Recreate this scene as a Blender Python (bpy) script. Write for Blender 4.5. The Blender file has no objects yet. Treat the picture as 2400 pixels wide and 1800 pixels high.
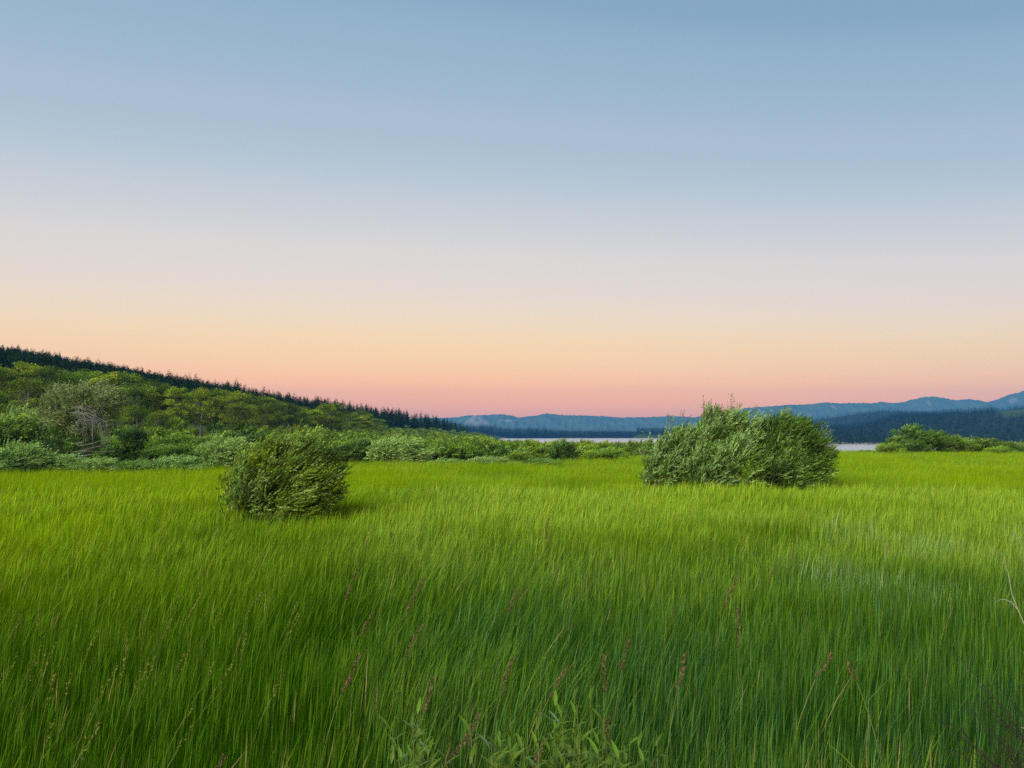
import bpy, math, random
import numpy as np
C = bpy.context.scene.collection
D = bpy.data
R = np.random.default_rng(11)
PI = math.pi
CAMZ = 2.6
F = 1622.0            # focal length in photo pixels (photo 2400 x 1800)
HOR = 1015.0          # photo row of the true horizon
WATER = -9.4

def U(px): return (px - 1200.0) / F
def sl(c):
    c = np.asarray(c, float) / 255.0
    return np.where(c <= 0.04045, c / 12.92, ((c + 0.055) / 1.055) ** 2.4)

# ------------------------------------------------------------------ terrain
HU = np.array([-1.40, -0.74, -0.58, -0.43, -0.25, -0.12, -0.07, 0.0])
HY0 = np.array([50, 52, 64, 78, 84, 100, 130, 200.])       # foot of the slope
HYR = np.array([300, 320, 350, 430, 620, 800, 850, 900.])   # crest or break of slope
HRW = np.array([828, 864, 906, 940, 982, 998, 1011, 1022.]) # photo row of the ground at the crest

def smooth(t):
    t = np.clip(t, 0, 1); return t * t * (3 - 2 * t)

_ph = R.uniform(0, 6.28, (24, 2)); _dr = R.uniform(0, 6.28, 24)
def wob(x, y, wl, k=0):
    """cheap smooth noise in -1..1"""
    s = 0
    for i in range(5):
        a = _dr[(i + k) % 24]; f = 6.28 / wl * (0.6 + 0.35 * i)
        s = s + np.sin((x * math.cos(a) + y * math.sin(a)) * f + _ph[(i + k) % 24, 0] + 1.3 * np.sin((x * math.sin(a) - y * math.cos(a)) * f * .7 + _ph[(i + k) % 24, 1])) / (1 + .5 * i)
    return s / 2.3

def ground(x, y):
    x = np.asarray(x, float); y = np.asarray(y, float)
    yy = np.maximum(y, 5.0)
    u = np.clip(x / yy, -1.4, 1.6)
    # meadow and willow flats: level, then falling gently to the lake
    slope0 = np.interp(u, [-0.3, -0.05, 0.15, 0.3, 0.45, 0.8], [0.008, 0.0105, 0.0168, 0.030, 0.034, 0.030])
    st = np.interp(u, [-0.3, 0.15, 0.3, 0.45, 0.8], [62, 62, 70, 78, 84])
    z = -np.maximum(yy - st, 0) * slope0
    z = np.maximum(z, WATER - 2.5)
    # far shore
    far = np.interp(u, [-0.1, 0.0, 0.25, 0.34, 0.42, 0.6, 1.6], [1500, 1560, 1540, 1200, 700, 690, 690])
    z = np.where(yy > far - 250, np.maximum(z, WATER - 0.7 + (yy - (far - 60)) * 0.006), z)
    z = np.where(yy > far, np.maximum(z, WATER + (yy - far) * 0.012), z)
    # right wooded hill
    hr = np.interp(u, [0.30, 0.36, 0.43, 0.50, 0.56, 0.64, 0.70, 0.78, 1.0], [1018, 1016, 1012, 1004, 980, 972, 966, 956, 930])
    zr = CAMZ + (HOR - hr) / F * 1450
    t = smooth((yy - far) / (1450 - far))
    z = np.where((u > .36) & (yy > far), np.maximum(z, WATER + (zr - WATER) * t), z)
    hb = np.interp(u, [0.18, 0.30, 0.38, 0.43, 0.487, 0.53, 0.56, 0.60, 0.64, 0.70, 0.8], [1022, 1010, 998, 988, 974, 966, 967, 972, 978, 978, 960])
    zb = CAMZ + (HOR - hb) / F * 2300
    t2 = smooth((yy - 1500) / 800)
    z = np.where((u > .18) & (yy > 1500), np.maximum(z, zr + (zb - zr) * t2), z)
    # left hill
    y0 = np.interp(u, HU, HY0); yr = np.interp(u, HU, HYR); rw = np.interp(u, HU, HRW)
    k = (HOR - rw) / F
    zc = CAMZ + k * yr
    tt = np.clip((yy - y0) / (yr - y0), 0, 1)
    zh = zc * (0.35 * tt + 0.65 * tt ** 1.25)
    zh = np.where(yy > yr, CAMZ + k * yy - (yy - yr) * 0.004, zh)
    zh = np.where(yy > 1000, zh - (yy - 1000) * .03, zh)
    w = smooth((0.0 - u) / 0.05)
    zl = np.where(u < 0.04, np.maximum(z * (1 - w), 0) + z * (1 - w) * 0, z)
    z = np.where(u < 0.04, z * (1 - w) + np.maximum(zh, 0) * w, z)
    z = z + 0.05 * wob(x, y, 7.0) * np.clip(yy / 20, 0, 1) + np.clip((yy - 150) / 400, 0, 1) * 1.2 * wob(x, y, 90., 5) * (z > WATER + 2.0)
    # bank the photographer stands on
    d = np.hypot(x, y)
    z = z + 0.9 * (1 - smooth(d / 2.4))
    return z

def gz(x, y): return float(ground(np.array([x]), np.array([y]))[0])

# ------------------------------------------------------------------ mesh helpers
def mesh_obj(name, V, faces, mat, parent=None, tint=None, tint2=None, smooth_=False, link=True):
    """faces: list of int arrays (n,k); one mesh object"""
    me = D.meshes.new(name)
    V = np.asarray(V, np.float32)
    me.vertices.add(len(V)); me.vertices.foreach_set('co', V.ravel())
    faces = [f for f in faces if len(f)]
    idx = np.concatenate([f.ravel() for f in faces]).astype(np.int32)
    tot = np.concatenate([np.full(len(f), f.shape[1], np.int32) for f in faces])
    st = np.concatenate([[0], np.cumsum(tot)[:-1]]).astype(np.int32)
    me.loops.add(len(idx)); me.loops.foreach_set('vertex_index', idx)
    me.polygons.add(len(tot)); me.polygons.foreach_set('loop_start', st); me.polygons.foreach_set('loop_total', tot)
    if smooth_: me.polygons.foreach_set('use_smooth', np.ones(len(tot), bool))
    me.update(calc_edges=True)
    if tint is not None:
        a = me.attributes.new('tint', 'FLOAT_COLOR', 'POINT')
        c = np.ones((len(V), 4), np.float32); c[:, :3] = tint
        a.data.foreach_set('color', c.ravel())
    me.materials.append(mat)
    o = D.objects.new(name, me)
    if link: C.objects.link(o)
    if parent: o.parent = parent
    return o

def tag(o, label=None, cat=None, group=None, kind=None):
    if label: o['label'] = label
    if cat: o['category'] = cat
    if group: o['group'] = group
    if kind: o['kind'] = kind
    return o

def empty(name, loc=(0, 0, 0), rz=0, sc=1.0):
    o = D.objects.new(name, None); C.objects.link(o)
    o.location = loc; o.rotation_euler = (0, 0, rz); o.scale = (sc, sc, sc) if np.isscalar(sc) else sc
    o.empty_display_size = .2
    return o

def copy_tree(o):
    c = o.copy(); C.objects.link(c)
    for k in ('label', 'group'):
        if k in c: del c[k]
    for ch in list(o.children):
        d = ch.copy(); C.objects.link(d); d.parent = c
        for g in list(ch.children):
            e = g.copy(); C.objects.link(e); e.parent = d
    return c

def tube(pts, rad, n=6):
    pts = np.asarray(pts, float); m = len(pts)
    rad = np.broadcast_to(rad, (m,))
    t = np.gradient(pts, axis=0); t /= np.linalg.norm(t, axis=1, keepdims=True) + 1e-9
    ref = np.array([0.31, 0.87, 0.12])
    a = np.cross(t, ref); a /= np.linalg.norm(a, axis=1, keepdims=True) + 1e-9
    b = np.cross(t, a)
    th = np.arange(n) / n * 2 * PI
    V = pts[:, None] + rad[:, None, None] * (np.cos(th)[None, :, None] * a[:, None] + np.sin(th)[None, :, None] * b[:, None])
    V = V.reshape(-1, 3)
    i = np.arange(m - 1)[:, None] * n; j = np.arange(n)[None]
    f = np.stack([i + j, i + (j + 1) % n, i + n + (j + 1) % n, i + n + j], -1).reshape(-1, 4)
    return V, f

def merge(parts):
    Vs, Fs, off = [], {}, 0
    for V, f in parts:
        Vs.append(V); Fs.setdefault(f.shape[1], []).append(f + off); off += len(V)
    return np.concatenate(Vs), [np.concatenate(x) for x in Fs.values()]

def unit(v): return v / (np.linalg.norm(v, axis=-1, keepdims=True) + 1e-9)

def leaves(P, Dv, L, W, twist=1.0, fold=0.12):
    """diamond leaf per row: P base, Dv direction, L length, W width -> V (n*4,3), F (n,4)"""
    n = len(P)
    Dv = unit(Dv)
    s = np.cross(Dv, R.normal(0, 1, (n, 3)) * twist + np.array([0, 0, 1.0]))
    s = unit(s); nn = np.cross(s, Dv)
    L = np.broadcast_to(L, (n,))[:, None]; W = np.broadcast_to(W, (n,))[:, None]
    mid = P + Dv * L * .45
    V = np.stack([P, mid + s * W * .5 + nn * W * fold, P + Dv * L - nn * L * 0.06, mid - s * W * .5 + nn * W * fold], 1)
    Fq = np.arange(n)[:, None] * 4 + np.array([[0, 1, 2, 3]])
    return V.reshape(-1, 3), Fq

# ------------------------------------------------------------------ materials
def new_mat(name):
    m = D.materials.new(name); m.use_nodes = True
    nt = m.node_tree; nt.nodes.clear()
    out = nt.nodes.new('ShaderNodeOutputMaterial')
    return m, nt, out

def leaf_mat(name, under=None, undermix=0.0, trans=0.3, rough=0.55, spec=0.25, objvar=0.0, nscale=0.0):
    m, nt, out = new_mat(name); N = nt.nodes; L = nt.links
    at = N.new('ShaderNodeAttribute'); at.attribute_name = 'tint'
    col = at.outputs['Color']
    if objvar:
        oi = N.new('ShaderNodeObjectInfo')
        hs = N.new('ShaderNodeHueSaturation')
        mr = N.new('ShaderNodeMapRange'); mr.inputs[3].default_value = 1 - objvar; mr.inputs[4].default_value = 1 + objvar
        L.new(oi.outputs['Random'], mr.inputs[0]); L.new(mr.outputs[0], hs.inputs['Value'])
        mr2 = N.new('ShaderNodeMapRange'); mr2.inputs[3].default_value = .485; mr2.inputs[4].default_value = .51
        wn = N.new('ShaderNodeMath'); wn.operation = 'FRACT'
        mm = N.new('ShaderNodeMath'); mm.operation = 'MULTIPLY'; mm.inputs[1].default_value = 7.31
        L.new(oi.outputs['Random'], mm.inputs[0]); L.new(mm.outputs[0], wn.inputs[0]); L.new(wn.outputs[0], mr2.inputs[0])
        L.new(mr2.outputs[0], hs.inputs['Hue'])
        L.new(col, hs.inputs['Color']); col = hs.outputs['Color']
    if under is not None:
        ge = N.new('ShaderNodeNewGeometry')
        mx = N.new('ShaderNodeMix'); mx.data_type = 'RGBA'
        mu = N.new('ShaderNodeMath'); mu.operation = 'MULTIPLY'; mu.inputs[1].default_value = undermix
        L.new(ge.outputs['Backfacing'], mu.inputs[0]); L.new(mu.outputs[0], mx.inputs[0])
        L.new(col, mx.inputs[6]); mx.inputs[7].default_value = (*under, 1); col = mx.outputs[2]
    p = N.new('ShaderNodeBsdfPrincipled')
    p.inputs['Roughness'].default_value = rough
    p.inputs['Specular IOR Level'].default_value = spec
    L.new(col, p.inputs['Base Color'])
    t = N.new('ShaderNodeBsdfTranslucent')
    L.new(col, t.inputs['Color'])
    ms = N.new('ShaderNodeMixShader'); ms.inputs[0].default_value = trans
    L.new(p.outputs[0], ms.inputs[1]); L.new(t.outputs[0], ms.inputs[2]); L.new(ms.outputs[0], out.inputs[0])
    return m

def plain_mat(name, c1, c2, scale=6.0, rough=.85, spec=.2, bump=0.0):
    m, nt, out = new_mat(name); N = nt.nodes; L = nt.links
    tc = N.new('ShaderNodeTexCoord'); no = N.new('ShaderNodeTexNoise'); no.inputs['Scale'].default_value = scale; no.inputs['Detail'].default_value = 5
    L.new(tc.outputs['Object'], no.inputs['Vector'])
    mx = N.new('ShaderNodeMix'); mx.data_type = 'RGBA'; mx.inputs[6].default_value = (*c1, 1); mx.inputs[7].default_value = (*c2, 1)
    L.new(no.outputs[0], mx.inputs[0])
    p = N.new('ShaderNodeBsdfPrincipled'); p.inputs['Roughness'].default_value = rough; p.inputs['Specular IOR Level'].default_value = spec
    L.new(mx.outputs[2], p.inputs['Base Color'])
    if bump:
        b = N.new('ShaderNodeBump'); b.inputs['Strength'].default_value = bump; b.inputs['Distance'].default_value = .02
        L.new(no.outputs[0], b.inputs['Height']); L.new(b.outputs[0], p.inputs['Normal'])
    L.new(p.outputs[0], out.inputs[0])
    return m

def matte_leaf(name, trans):
    m, nt, out = new_mat(name); N = nt.nodes; L = nt.links
    at = N.new('ShaderNodeAttribute'); at.attribute_name = 'tint'
    p = N.new('ShaderNodeBsdfDiffuse'); t = N.new('ShaderNodeBsdfTranslucent'); ms = N.new('ShaderNodeMixShader'); ms.inputs[0].default_value = trans
    L.new(at.outputs['Color'], p.inputs[0]); L.new(at.outputs['Color'], t.inputs[0]); L.new(p.outputs[0], ms.inputs[1]); L.new(t.outputs[0], ms.inputs[2]); L.new(ms.outputs[0], out.inputs[0])
    return m
M_grass = matte_leaf('meadow_grass', .16)
M_willow = leaf_mat('willow_leaf', under=(.17, .32, .10), undermix=.45, trans=.13, rough=.5, spec=.12, objvar=.10)
M_aspen = leaf_mat('cottonwood_leaf', under=(.12, .17, .07), undermix=.25, trans=.3, rough=.5, spec=.08, objvar=.24)
M_fir = leaf_mat('conifer_needle', trans=.08, rough=.8, spec=.02, objvar=.25)
M_herb = leaf_mat('herb_leaf', under=(.14, .28, .05), undermix=.25, trans=.2, rough=.4, spec=.3)
M_seed = plain_mat('seed_head_brown', (.11, .06, .04), (.20, .13, .085), 60, .9, .1)
M_bark = plain_mat('grey_bark', (.085, .09, .092), (.19, .20, .205), 9, .9, .15, .4)
M_darkbark = plain_mat('dark_bark', (.016, .018, .012), (.042, .045, .032), 14, .9, .15)
M_firbark = plain_mat('conifer_bark', (.045, .032, .025), (.10, .075, .06), 5, .95, .1)
M_dead = plain_mat('bleached_twig', (.18, .19, .15), (.32, .32, .27), 20, .8, .2)

# ground
def make_ground():
    az = np.concatenate([np.linspace(-180, -62, 40)[:-1], np.linspace(-62, 62, 420), np.linspace(62, 180, 40)[1:-1]])
    az = np.radians(az)
    r = np.concatenate([[0.0], np.geomspace(0.6, 5500, 330)])
    A, RR = np.meshgrid(az, r)
    x = RR * np.sin(A); y = RR * np.cos(A)
    yy = np.abs(y)
    z = ground(x, np.where(y < 5, np.maximum(y, 5), y))
    z = np.where(y < 5, np.where(RR > 30, z * 0 + 0.0, z), z)
    z[y < 0] = 0.9 * (1 - smooth(RR[y < 0] / 2.4))
    V = np.stack([x, y, z], -1).reshape(-1, 3)
    nr, na = x.shape
    i = np.arange(nr - 1)[:, None] * na; j = np.arange(na)[None]
    f = np.stack([i + j, i + (j + 1) % na, i + na + (j + 1) % na, i + na + j], -1).reshape(-1, 4)[:, ::-1]
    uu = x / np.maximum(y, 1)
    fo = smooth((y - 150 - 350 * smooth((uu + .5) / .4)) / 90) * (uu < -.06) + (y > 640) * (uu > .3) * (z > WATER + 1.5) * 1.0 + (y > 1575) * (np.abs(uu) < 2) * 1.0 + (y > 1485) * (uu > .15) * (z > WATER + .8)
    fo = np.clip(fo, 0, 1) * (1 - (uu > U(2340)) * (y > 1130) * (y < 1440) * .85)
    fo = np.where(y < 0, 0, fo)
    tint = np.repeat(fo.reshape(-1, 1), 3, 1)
    m, nt, out = new_mat('meadow_ground'); N = nt.nodes; L = nt.links
    ge = N.new('ShaderNodeNewGeometry'); sx = N.new('ShaderNodeSeparateXYZ'); L.new(ge.outputs['Position'], sx.inputs[0])
    no = N.new('ShaderNodeTexNoise'); no.inputs['Scale'].default_value = .35; no.inputs['Detail'].default_value = 8
    L.new(ge.outputs['Position'], no.inputs['Vector'])
    gr = N.new('ShaderNodeMix'); gr.data_type = 'RGBA'; gr.inputs[6].default_value = (.022, .035, .006, 1); gr.inputs[7].default_value = (.06, .11, .008, 1)
    L.new(no.outputs[0], gr.inputs[0])
    # mud and gravel of the drawn-down lake shore
    n2 = N.new('ShaderNodeTexNoise'); n2.inputs['Scale'].default_value = .03; n2.inputs['Detail'].default_value = 6
    L.new(ge.outputs['Position'], n2.inputs['Vector'])
    mud = N.new('ShaderNodeMix'); mud.data_type = 'RGBA'; mud.inputs[6].default_value = (.20, .16, .13, 1); mud.inputs[7].default_value = (.44, .37, .30, 1)
    L.new(n2.outputs[0], mud.inputs[0])
    mr = N.new('ShaderNodeMapRange'); mr.inputs[1].default_value = WATER + 1.0; mr.inputs[2].default_value = WATER + 1.6; mr.inputs[3].default_value = 1; mr.inputs[4].default_value = 0
    ad = N.new('ShaderNodeMath'); ad.operation = 'MULTIPLY_ADD'; ad.inputs[1].default_value = 1.0; ad.inputs[2].default_value = 0
    L.new(sx.outputs[2], mr.inputs[0])
    mx = N.new('ShaderNodeMix'); mx.data_type = 'RGBA'
    L.new(mr.outputs[0], mx.inputs[0]); L.new(gr.outputs[2], mx.inputs[6]); L.new(mud.outputs[2], mx.inputs[7])
    at = N.new('ShaderNodeAttribute'); at.attribute_name = 'tint'
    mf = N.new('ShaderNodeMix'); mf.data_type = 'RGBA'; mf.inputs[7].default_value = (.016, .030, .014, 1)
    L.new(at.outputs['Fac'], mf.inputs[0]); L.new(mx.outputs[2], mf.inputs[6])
    p = N.new('ShaderNodeBsdfPrincipled'); p.inputs['Roughness'].default_value = .95; p.inputs['Specular IOR Level'].default_value = .05
    L.new(mf.outputs[2], p.inputs['Base Color']); L.new(p.outputs[0], out.inputs[0])
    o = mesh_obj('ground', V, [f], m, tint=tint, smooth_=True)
    tag(o, kind='structure')
make_ground()

def make_water():
    V = np.array([[-900, 120, WATER], [2600, 120, WATER], [2600, 1900, WATER], [-900, 1900, WATER]], float)
    m, nt, out = new_mat('lake_water'); N = nt.nodes; L = nt.links
    ge = N.new('ShaderNodeNewGeometry')
    mp = N.new('ShaderNodeMapping'); mp.inputs['Scale'].default_value = (.10, .5, 1)
    L.new(ge.outputs['Position'], mp.inputs[0])
    no = N.new('ShaderNodeTexNoise'); no.inputs['Scale'].default_value = 1.0; no.inputs['Detail'].default_value = 7
    L.new(mp.outputs[0], no.inputs['Vector'])
    b = N.new('ShaderNodeBump'); b.inputs['Strength'].default_value = 1.0; b.inputs['Distance'].default_value = 1.2
    L.new(no.outputs[0], b.inputs['Height'])
    p = N.new('ShaderNodeBsdfPrincipled'); p.inputs['Base Color'].default_value = (.36, .43, .50, 1); p.inputs['Roughness'].default_value = .16
    p.inputs['IOR'].default_value = 1.33; p.inputs['Specular IOR Level'].default_value = .9
    L.new(b.outputs[0], p.inputs['Normal']); L.new(p.outputs[0], out.inputs[0])
    o = mesh_obj('water', V, [np.array([[0, 1, 2, 3]])], m)
    tag(o, kind='structure')
make_water()

# far mountains
def ridge_noise(u, s, k):
    return (np.abs(np.sin(u * 61 + 3 * s + k)) * .5 + np.abs(np.sin(u * 143 + 5 * s + 2 * k + 2 * np.sin(u * 37))) * .3 + np.abs(np.sin(u * 320 - 4 * s + k * 3)) * .2)

def mountain(name, prof, dist, depth, c1, c2, k, screes=()):
    prof = np.array(prof, float)
    u = np.linspace(U(prof[0, 0]), U(prof[-1, 0]), 520)
    zr = CAMZ + (HOR - np.interp(1200 + F * u, prof[:, 0], prof[:, 1])) / F * dist
    rough = np.interp(u, np.linspace(u[0], u[-1], 260), R.normal(0, 1, 260)) * .0004 * dist
    zr = zr + rough
    s = np.concatenate([np.linspace(-1, 1, 46), [1.35]])   # -1 front foot, 0 crest, 1 back foot
    S, UU = np.meshgrid(s, u, indexing='ij')
    Z0 = np.broadcast_to(zr, S.shape)
    y = dist + S * depth
    fall = 1 - np.abs(S) ** 1.25
    z = WATER + 2 + (Z0 - WATER - 2) * np.clip(fall, -.2, 1)
    z = z - ridge_noise(UU, S, k) * (Z0 * .30) * np.clip(np.abs(S) * 2.2, 0, 1) * np.clip(1.2 - np.abs(S), 0, 1)
    x = UU * dist * (1 + S * depth / dist * .75)
    V = np.stack([x, y, z], -1).reshape(-1, 3)
    ns, nu = x.shape
    i = np.arange(ns - 1)[:, None] * nu; j = np.arange(nu - 1)[None]
    f = np.stack([i + j, i + j + 1, i + nu + j + 1, i + nu + j], -1).reshape(-1, 4)
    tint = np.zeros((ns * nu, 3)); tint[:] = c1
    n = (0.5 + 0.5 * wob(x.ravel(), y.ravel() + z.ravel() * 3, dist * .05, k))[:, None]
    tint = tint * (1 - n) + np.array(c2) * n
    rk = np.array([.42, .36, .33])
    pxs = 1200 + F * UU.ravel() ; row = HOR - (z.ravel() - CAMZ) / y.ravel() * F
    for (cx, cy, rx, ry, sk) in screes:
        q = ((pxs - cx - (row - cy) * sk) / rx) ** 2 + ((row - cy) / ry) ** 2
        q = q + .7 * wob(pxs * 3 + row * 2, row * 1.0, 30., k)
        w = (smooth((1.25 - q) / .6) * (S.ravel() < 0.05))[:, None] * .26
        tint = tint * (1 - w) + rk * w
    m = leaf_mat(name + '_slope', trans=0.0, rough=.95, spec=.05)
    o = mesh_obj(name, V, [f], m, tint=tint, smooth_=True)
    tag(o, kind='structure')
    return o

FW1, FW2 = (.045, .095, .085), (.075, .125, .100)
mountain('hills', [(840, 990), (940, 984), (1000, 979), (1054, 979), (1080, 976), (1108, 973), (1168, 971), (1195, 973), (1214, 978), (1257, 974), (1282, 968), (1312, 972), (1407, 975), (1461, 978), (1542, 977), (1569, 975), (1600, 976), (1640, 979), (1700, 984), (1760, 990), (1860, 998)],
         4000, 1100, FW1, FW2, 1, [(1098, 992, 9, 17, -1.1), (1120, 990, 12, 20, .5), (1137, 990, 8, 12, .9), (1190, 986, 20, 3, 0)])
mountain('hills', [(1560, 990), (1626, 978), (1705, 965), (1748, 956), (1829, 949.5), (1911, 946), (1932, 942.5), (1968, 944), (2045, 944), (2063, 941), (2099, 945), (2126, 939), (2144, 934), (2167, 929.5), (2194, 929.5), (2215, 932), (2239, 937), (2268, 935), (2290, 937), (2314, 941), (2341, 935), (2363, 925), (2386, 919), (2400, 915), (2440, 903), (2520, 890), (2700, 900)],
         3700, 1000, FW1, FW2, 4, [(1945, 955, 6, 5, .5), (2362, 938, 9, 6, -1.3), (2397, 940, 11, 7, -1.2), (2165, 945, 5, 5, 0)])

# ------------------------------------------------------------------ meadow grass
def in_lobe(x, y, cx, cy, rx, ry): return ((x - cx) / rx) ** 2 + ((y - cy) / ry) ** 2 < 1

HERO = {'left': (U(676) * 17.6, 17.6), 'right': (U(1728) * 27.5, 27.5)}

def blades(P, h, w, lean, col, seg, stalk=None, lean_dir=None):
    n = len(P)
    th = R.uniform(0, 2 * PI, n)
    if lean_dir is None:
        lean_dir = np.stack([np.cos(th) * .55 + 0.75, np.sin(th) * .55 + .05, np.zeros(n)], 1)
    fa = R.uniform(0, PI, n)
    side = np.stack([np.cos(fa), np.sin(fa) * .6, np.zeros(n)], 1)
    Vs = []; T = []
    levels = np.linspace(0, 1, seg + 1)
    zc = np.sqrt(np.clip(1 - (lean * .8) ** 2, .2, 1))
    for t in levels:
        p = P + np.stack([np.zeros(n)] * 2 + [h * t * zc], 1) + lean_dir * (h * lean * (t ** 1.8))[:, None]
        p[:, 2] -= h * lean * lean * .35 * t ** 3
        if t < .999:
            ww = w * (1 - t ** 1.6 * .55) if stalk is None else w * np.where(stalk, .55 + 1.6 * (t > .62), 1 - t ** 1.6 * .55)
            Vs += [p - side * (ww * .5)[:, None], p + side * (ww * .5)[:, None]]
            T += [t, t]
        else:
            Vs.append(p); T.append(t)
    V = np.stack(Vs, 1); k = V.shape[1]
    base = np.arange(n)[:, None] * k
    fs = []
    for s in range(seg - 1):
        fs.append(base + np.array([[2 * s, 2 * s + 1, 2 * s + 3, 2 * s + 2]]))
    q = np.concatenate(fs) if fs else np.zeros((0, 4), int)
    tr = base + np.array([[2 * seg - 2, 2 * seg - 1, 2 * seg]])
    c = np.repeat(col[:, None, :], k, 1)
    return V.reshape(-1, 3), q, tr, c.reshape(-1, 3), k

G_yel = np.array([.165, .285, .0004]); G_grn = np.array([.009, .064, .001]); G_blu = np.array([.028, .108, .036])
G_pale = np.array([.21, .34, .035]); G_dry = np.array([.26, .20, .10]); G_sil = np.array([.27, .36, .24])

def gpatch(x, y):
    """0..1 fields: yellow, bluish, pale-heads"""
    px = 1200 + F * x / np.maximum(y, 1)
    yel = 0.5 + 0.5 * wob(x, y, 9., 2)
    yel = np.clip(yel * .5 + .22 + .42 * smooth((y - 11) / 13) + .22 * smooth((900 - px) / 600), 0, 1)
    yel = yel * (1 - .78 * smooth((12.5 - y) / 7)) * (1 - .35 * smooth((9.5 - y) / 5) * smooth((px - 700) / 500))  # near blades tinted darker, most at right: vignette and shade put into colour
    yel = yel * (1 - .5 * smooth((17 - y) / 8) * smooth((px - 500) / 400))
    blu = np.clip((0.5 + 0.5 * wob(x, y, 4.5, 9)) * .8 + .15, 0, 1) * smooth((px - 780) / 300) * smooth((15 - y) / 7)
    pal = np.clip(.5 + .5 * wob(x, y, 8., 14), 0, 1)
    pal = np.clip(pal * (.35 + .65 * smooth((px - 650) / 350)) + .35 * smooth((y - 10) / 5) * smooth((30 - y) / 8) * smooth((px - 780) / 200), 0, 1)
    return yel, blu, pal

def make_grass(n_total):
    umax = .80
    # density(d) ~ (6/d)^p
    dd = np.linspace(2.6, 95, 3000)
    dens = np.where(dd < 6.0, 1.0, (6.0 / dd) ** 1.55) * dd
    cdf = np.cumsum(dens); cdf /= cdf[-1]
    y = np.interp(R.uniform(0, 1, n_total), cdf, dd)
    u = R.uniform(-umax, umax, n_total)
    x = u * y
    # limits of the open meadow
    px = 1200 + F * u
    lim = np.interp(px, [0, 500, 900, 1200, 1500, 1800, 2000, 2400], [44, 44, 50, 52, 66, 84, 88, 90])
    keep = y < lim * (1 + .05 * wob(x, y, 5, 3))
    keep &= ~in_lobe(x, y, HERO['left'][0], HERO['left'][1] + .25, .75, .6)
    keep &= ~in_lobe(x, y, HERO['right'][0], HERO['right'][1] + .5, 2.6, 1.1)
    x, y = x[keep], y[keep]; n = len(x)
    z = ground(x, y)
    yel, blu, pal = gpatch(x, y)
    r = R.uniform(0, 1, n)
    px = 1200 + F * x / y
    clump = .5 + .5 * wob(x, y, .9, 7)
    h = (.50 + .20 * R.random(n) ** 1.0 + .10 * clump) * (1 + .10 * wob(x, y, 6., 11))
    h *= np.where(y < 5.0, .85, 1) * (1 + .13 * wob(x, y, 1.7, 19) + .08 * wob(x, y, 4.1, 6))
    w = np.maximum(.0029, .00044 * y ** 1.02) * R.uniform(.7, 1.25, n)
    lean = np.clip(.22 + .10 * wob(x, y, 7., 16) + R.normal(0, .10, n), .02, .8)
    lean = np.where(px > 1000, lean - .13 * smooth((px - 1000) / 900) * smooth((14 - y) / 6), lean)
    lean = np.clip(lean, .02, .8)
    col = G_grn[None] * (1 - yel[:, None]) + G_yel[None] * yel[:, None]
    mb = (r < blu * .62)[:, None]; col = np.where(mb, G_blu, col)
    stalk = (R.random(n) < .10 + .30 * pal)
    h = h * R.uniform(.82, 1.1, n); h = np.where(stalk, h * 1.16, h); 
    mixp = (stalk * R.uniform(.4, 1.1, n) * (.30 + .75 * pal) * (.45 + .55 * smooth((y - 5) / 9)))[:, None]
    col = col * (1 - mixp) + G_pale * mixp
    silp = smooth((wob(x, y, 3.2, 4) - .05) / .5) * smooth((y - 7) / 3) * smooth((17 - y) / 4) * smooth((px - 1750) / 250)
    ms = (R.random(n) < .30 * silp)[:, None]; col = np.where(ms, np.array([.19, .30, .12]), col)
    dry = (R.random(n) < .010 + .05 * smooth((5.5 - y) / 2))[:, None]; col = np.where(dry, G_dry, col)
    col = col * R.uniform(.6, 1.4, n)[:, None]
    col[:, 0] *= R.uniform(.82, 1.2, n)
    P = np.stack([x, y, z - .02], 1)
    Vs, Q, T, CC, off = [], [], [], [], 0
    for (a, b, seg) in ((0, 9, 4), (9, 26, 3), (26, 200, 2)):
        m = (y >= a) & (y < b)
        V, q, t, c, k = blades(P[m], h[m], w[m], lean[m], col[m], seg, stalk[m])
        Vs.append(V); Q.append(q + off); T.append(t + off); CC.append(c); off += len(V)
    o = mesh_obj('meadow_grass', np.concatenate(Vs), [np.concatenate(Q), np.concatenate(T)], M_grass, tint=np.concatenate(CC))
    tag(o, 'tall green meadow grass leaning in the wind', 'grass', kind='stuff')
    print('grass', n, off)
make_grass(1150000)

# ------------------------------------------------------------------ willow shrubs
W_dark = np.array([.011, .042, .001]); W_mid = np.array([.066, .160, .003]); W_yel = np.array([.185, .300, .002]); W_sil = np.array([.26, .47, .12])

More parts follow.
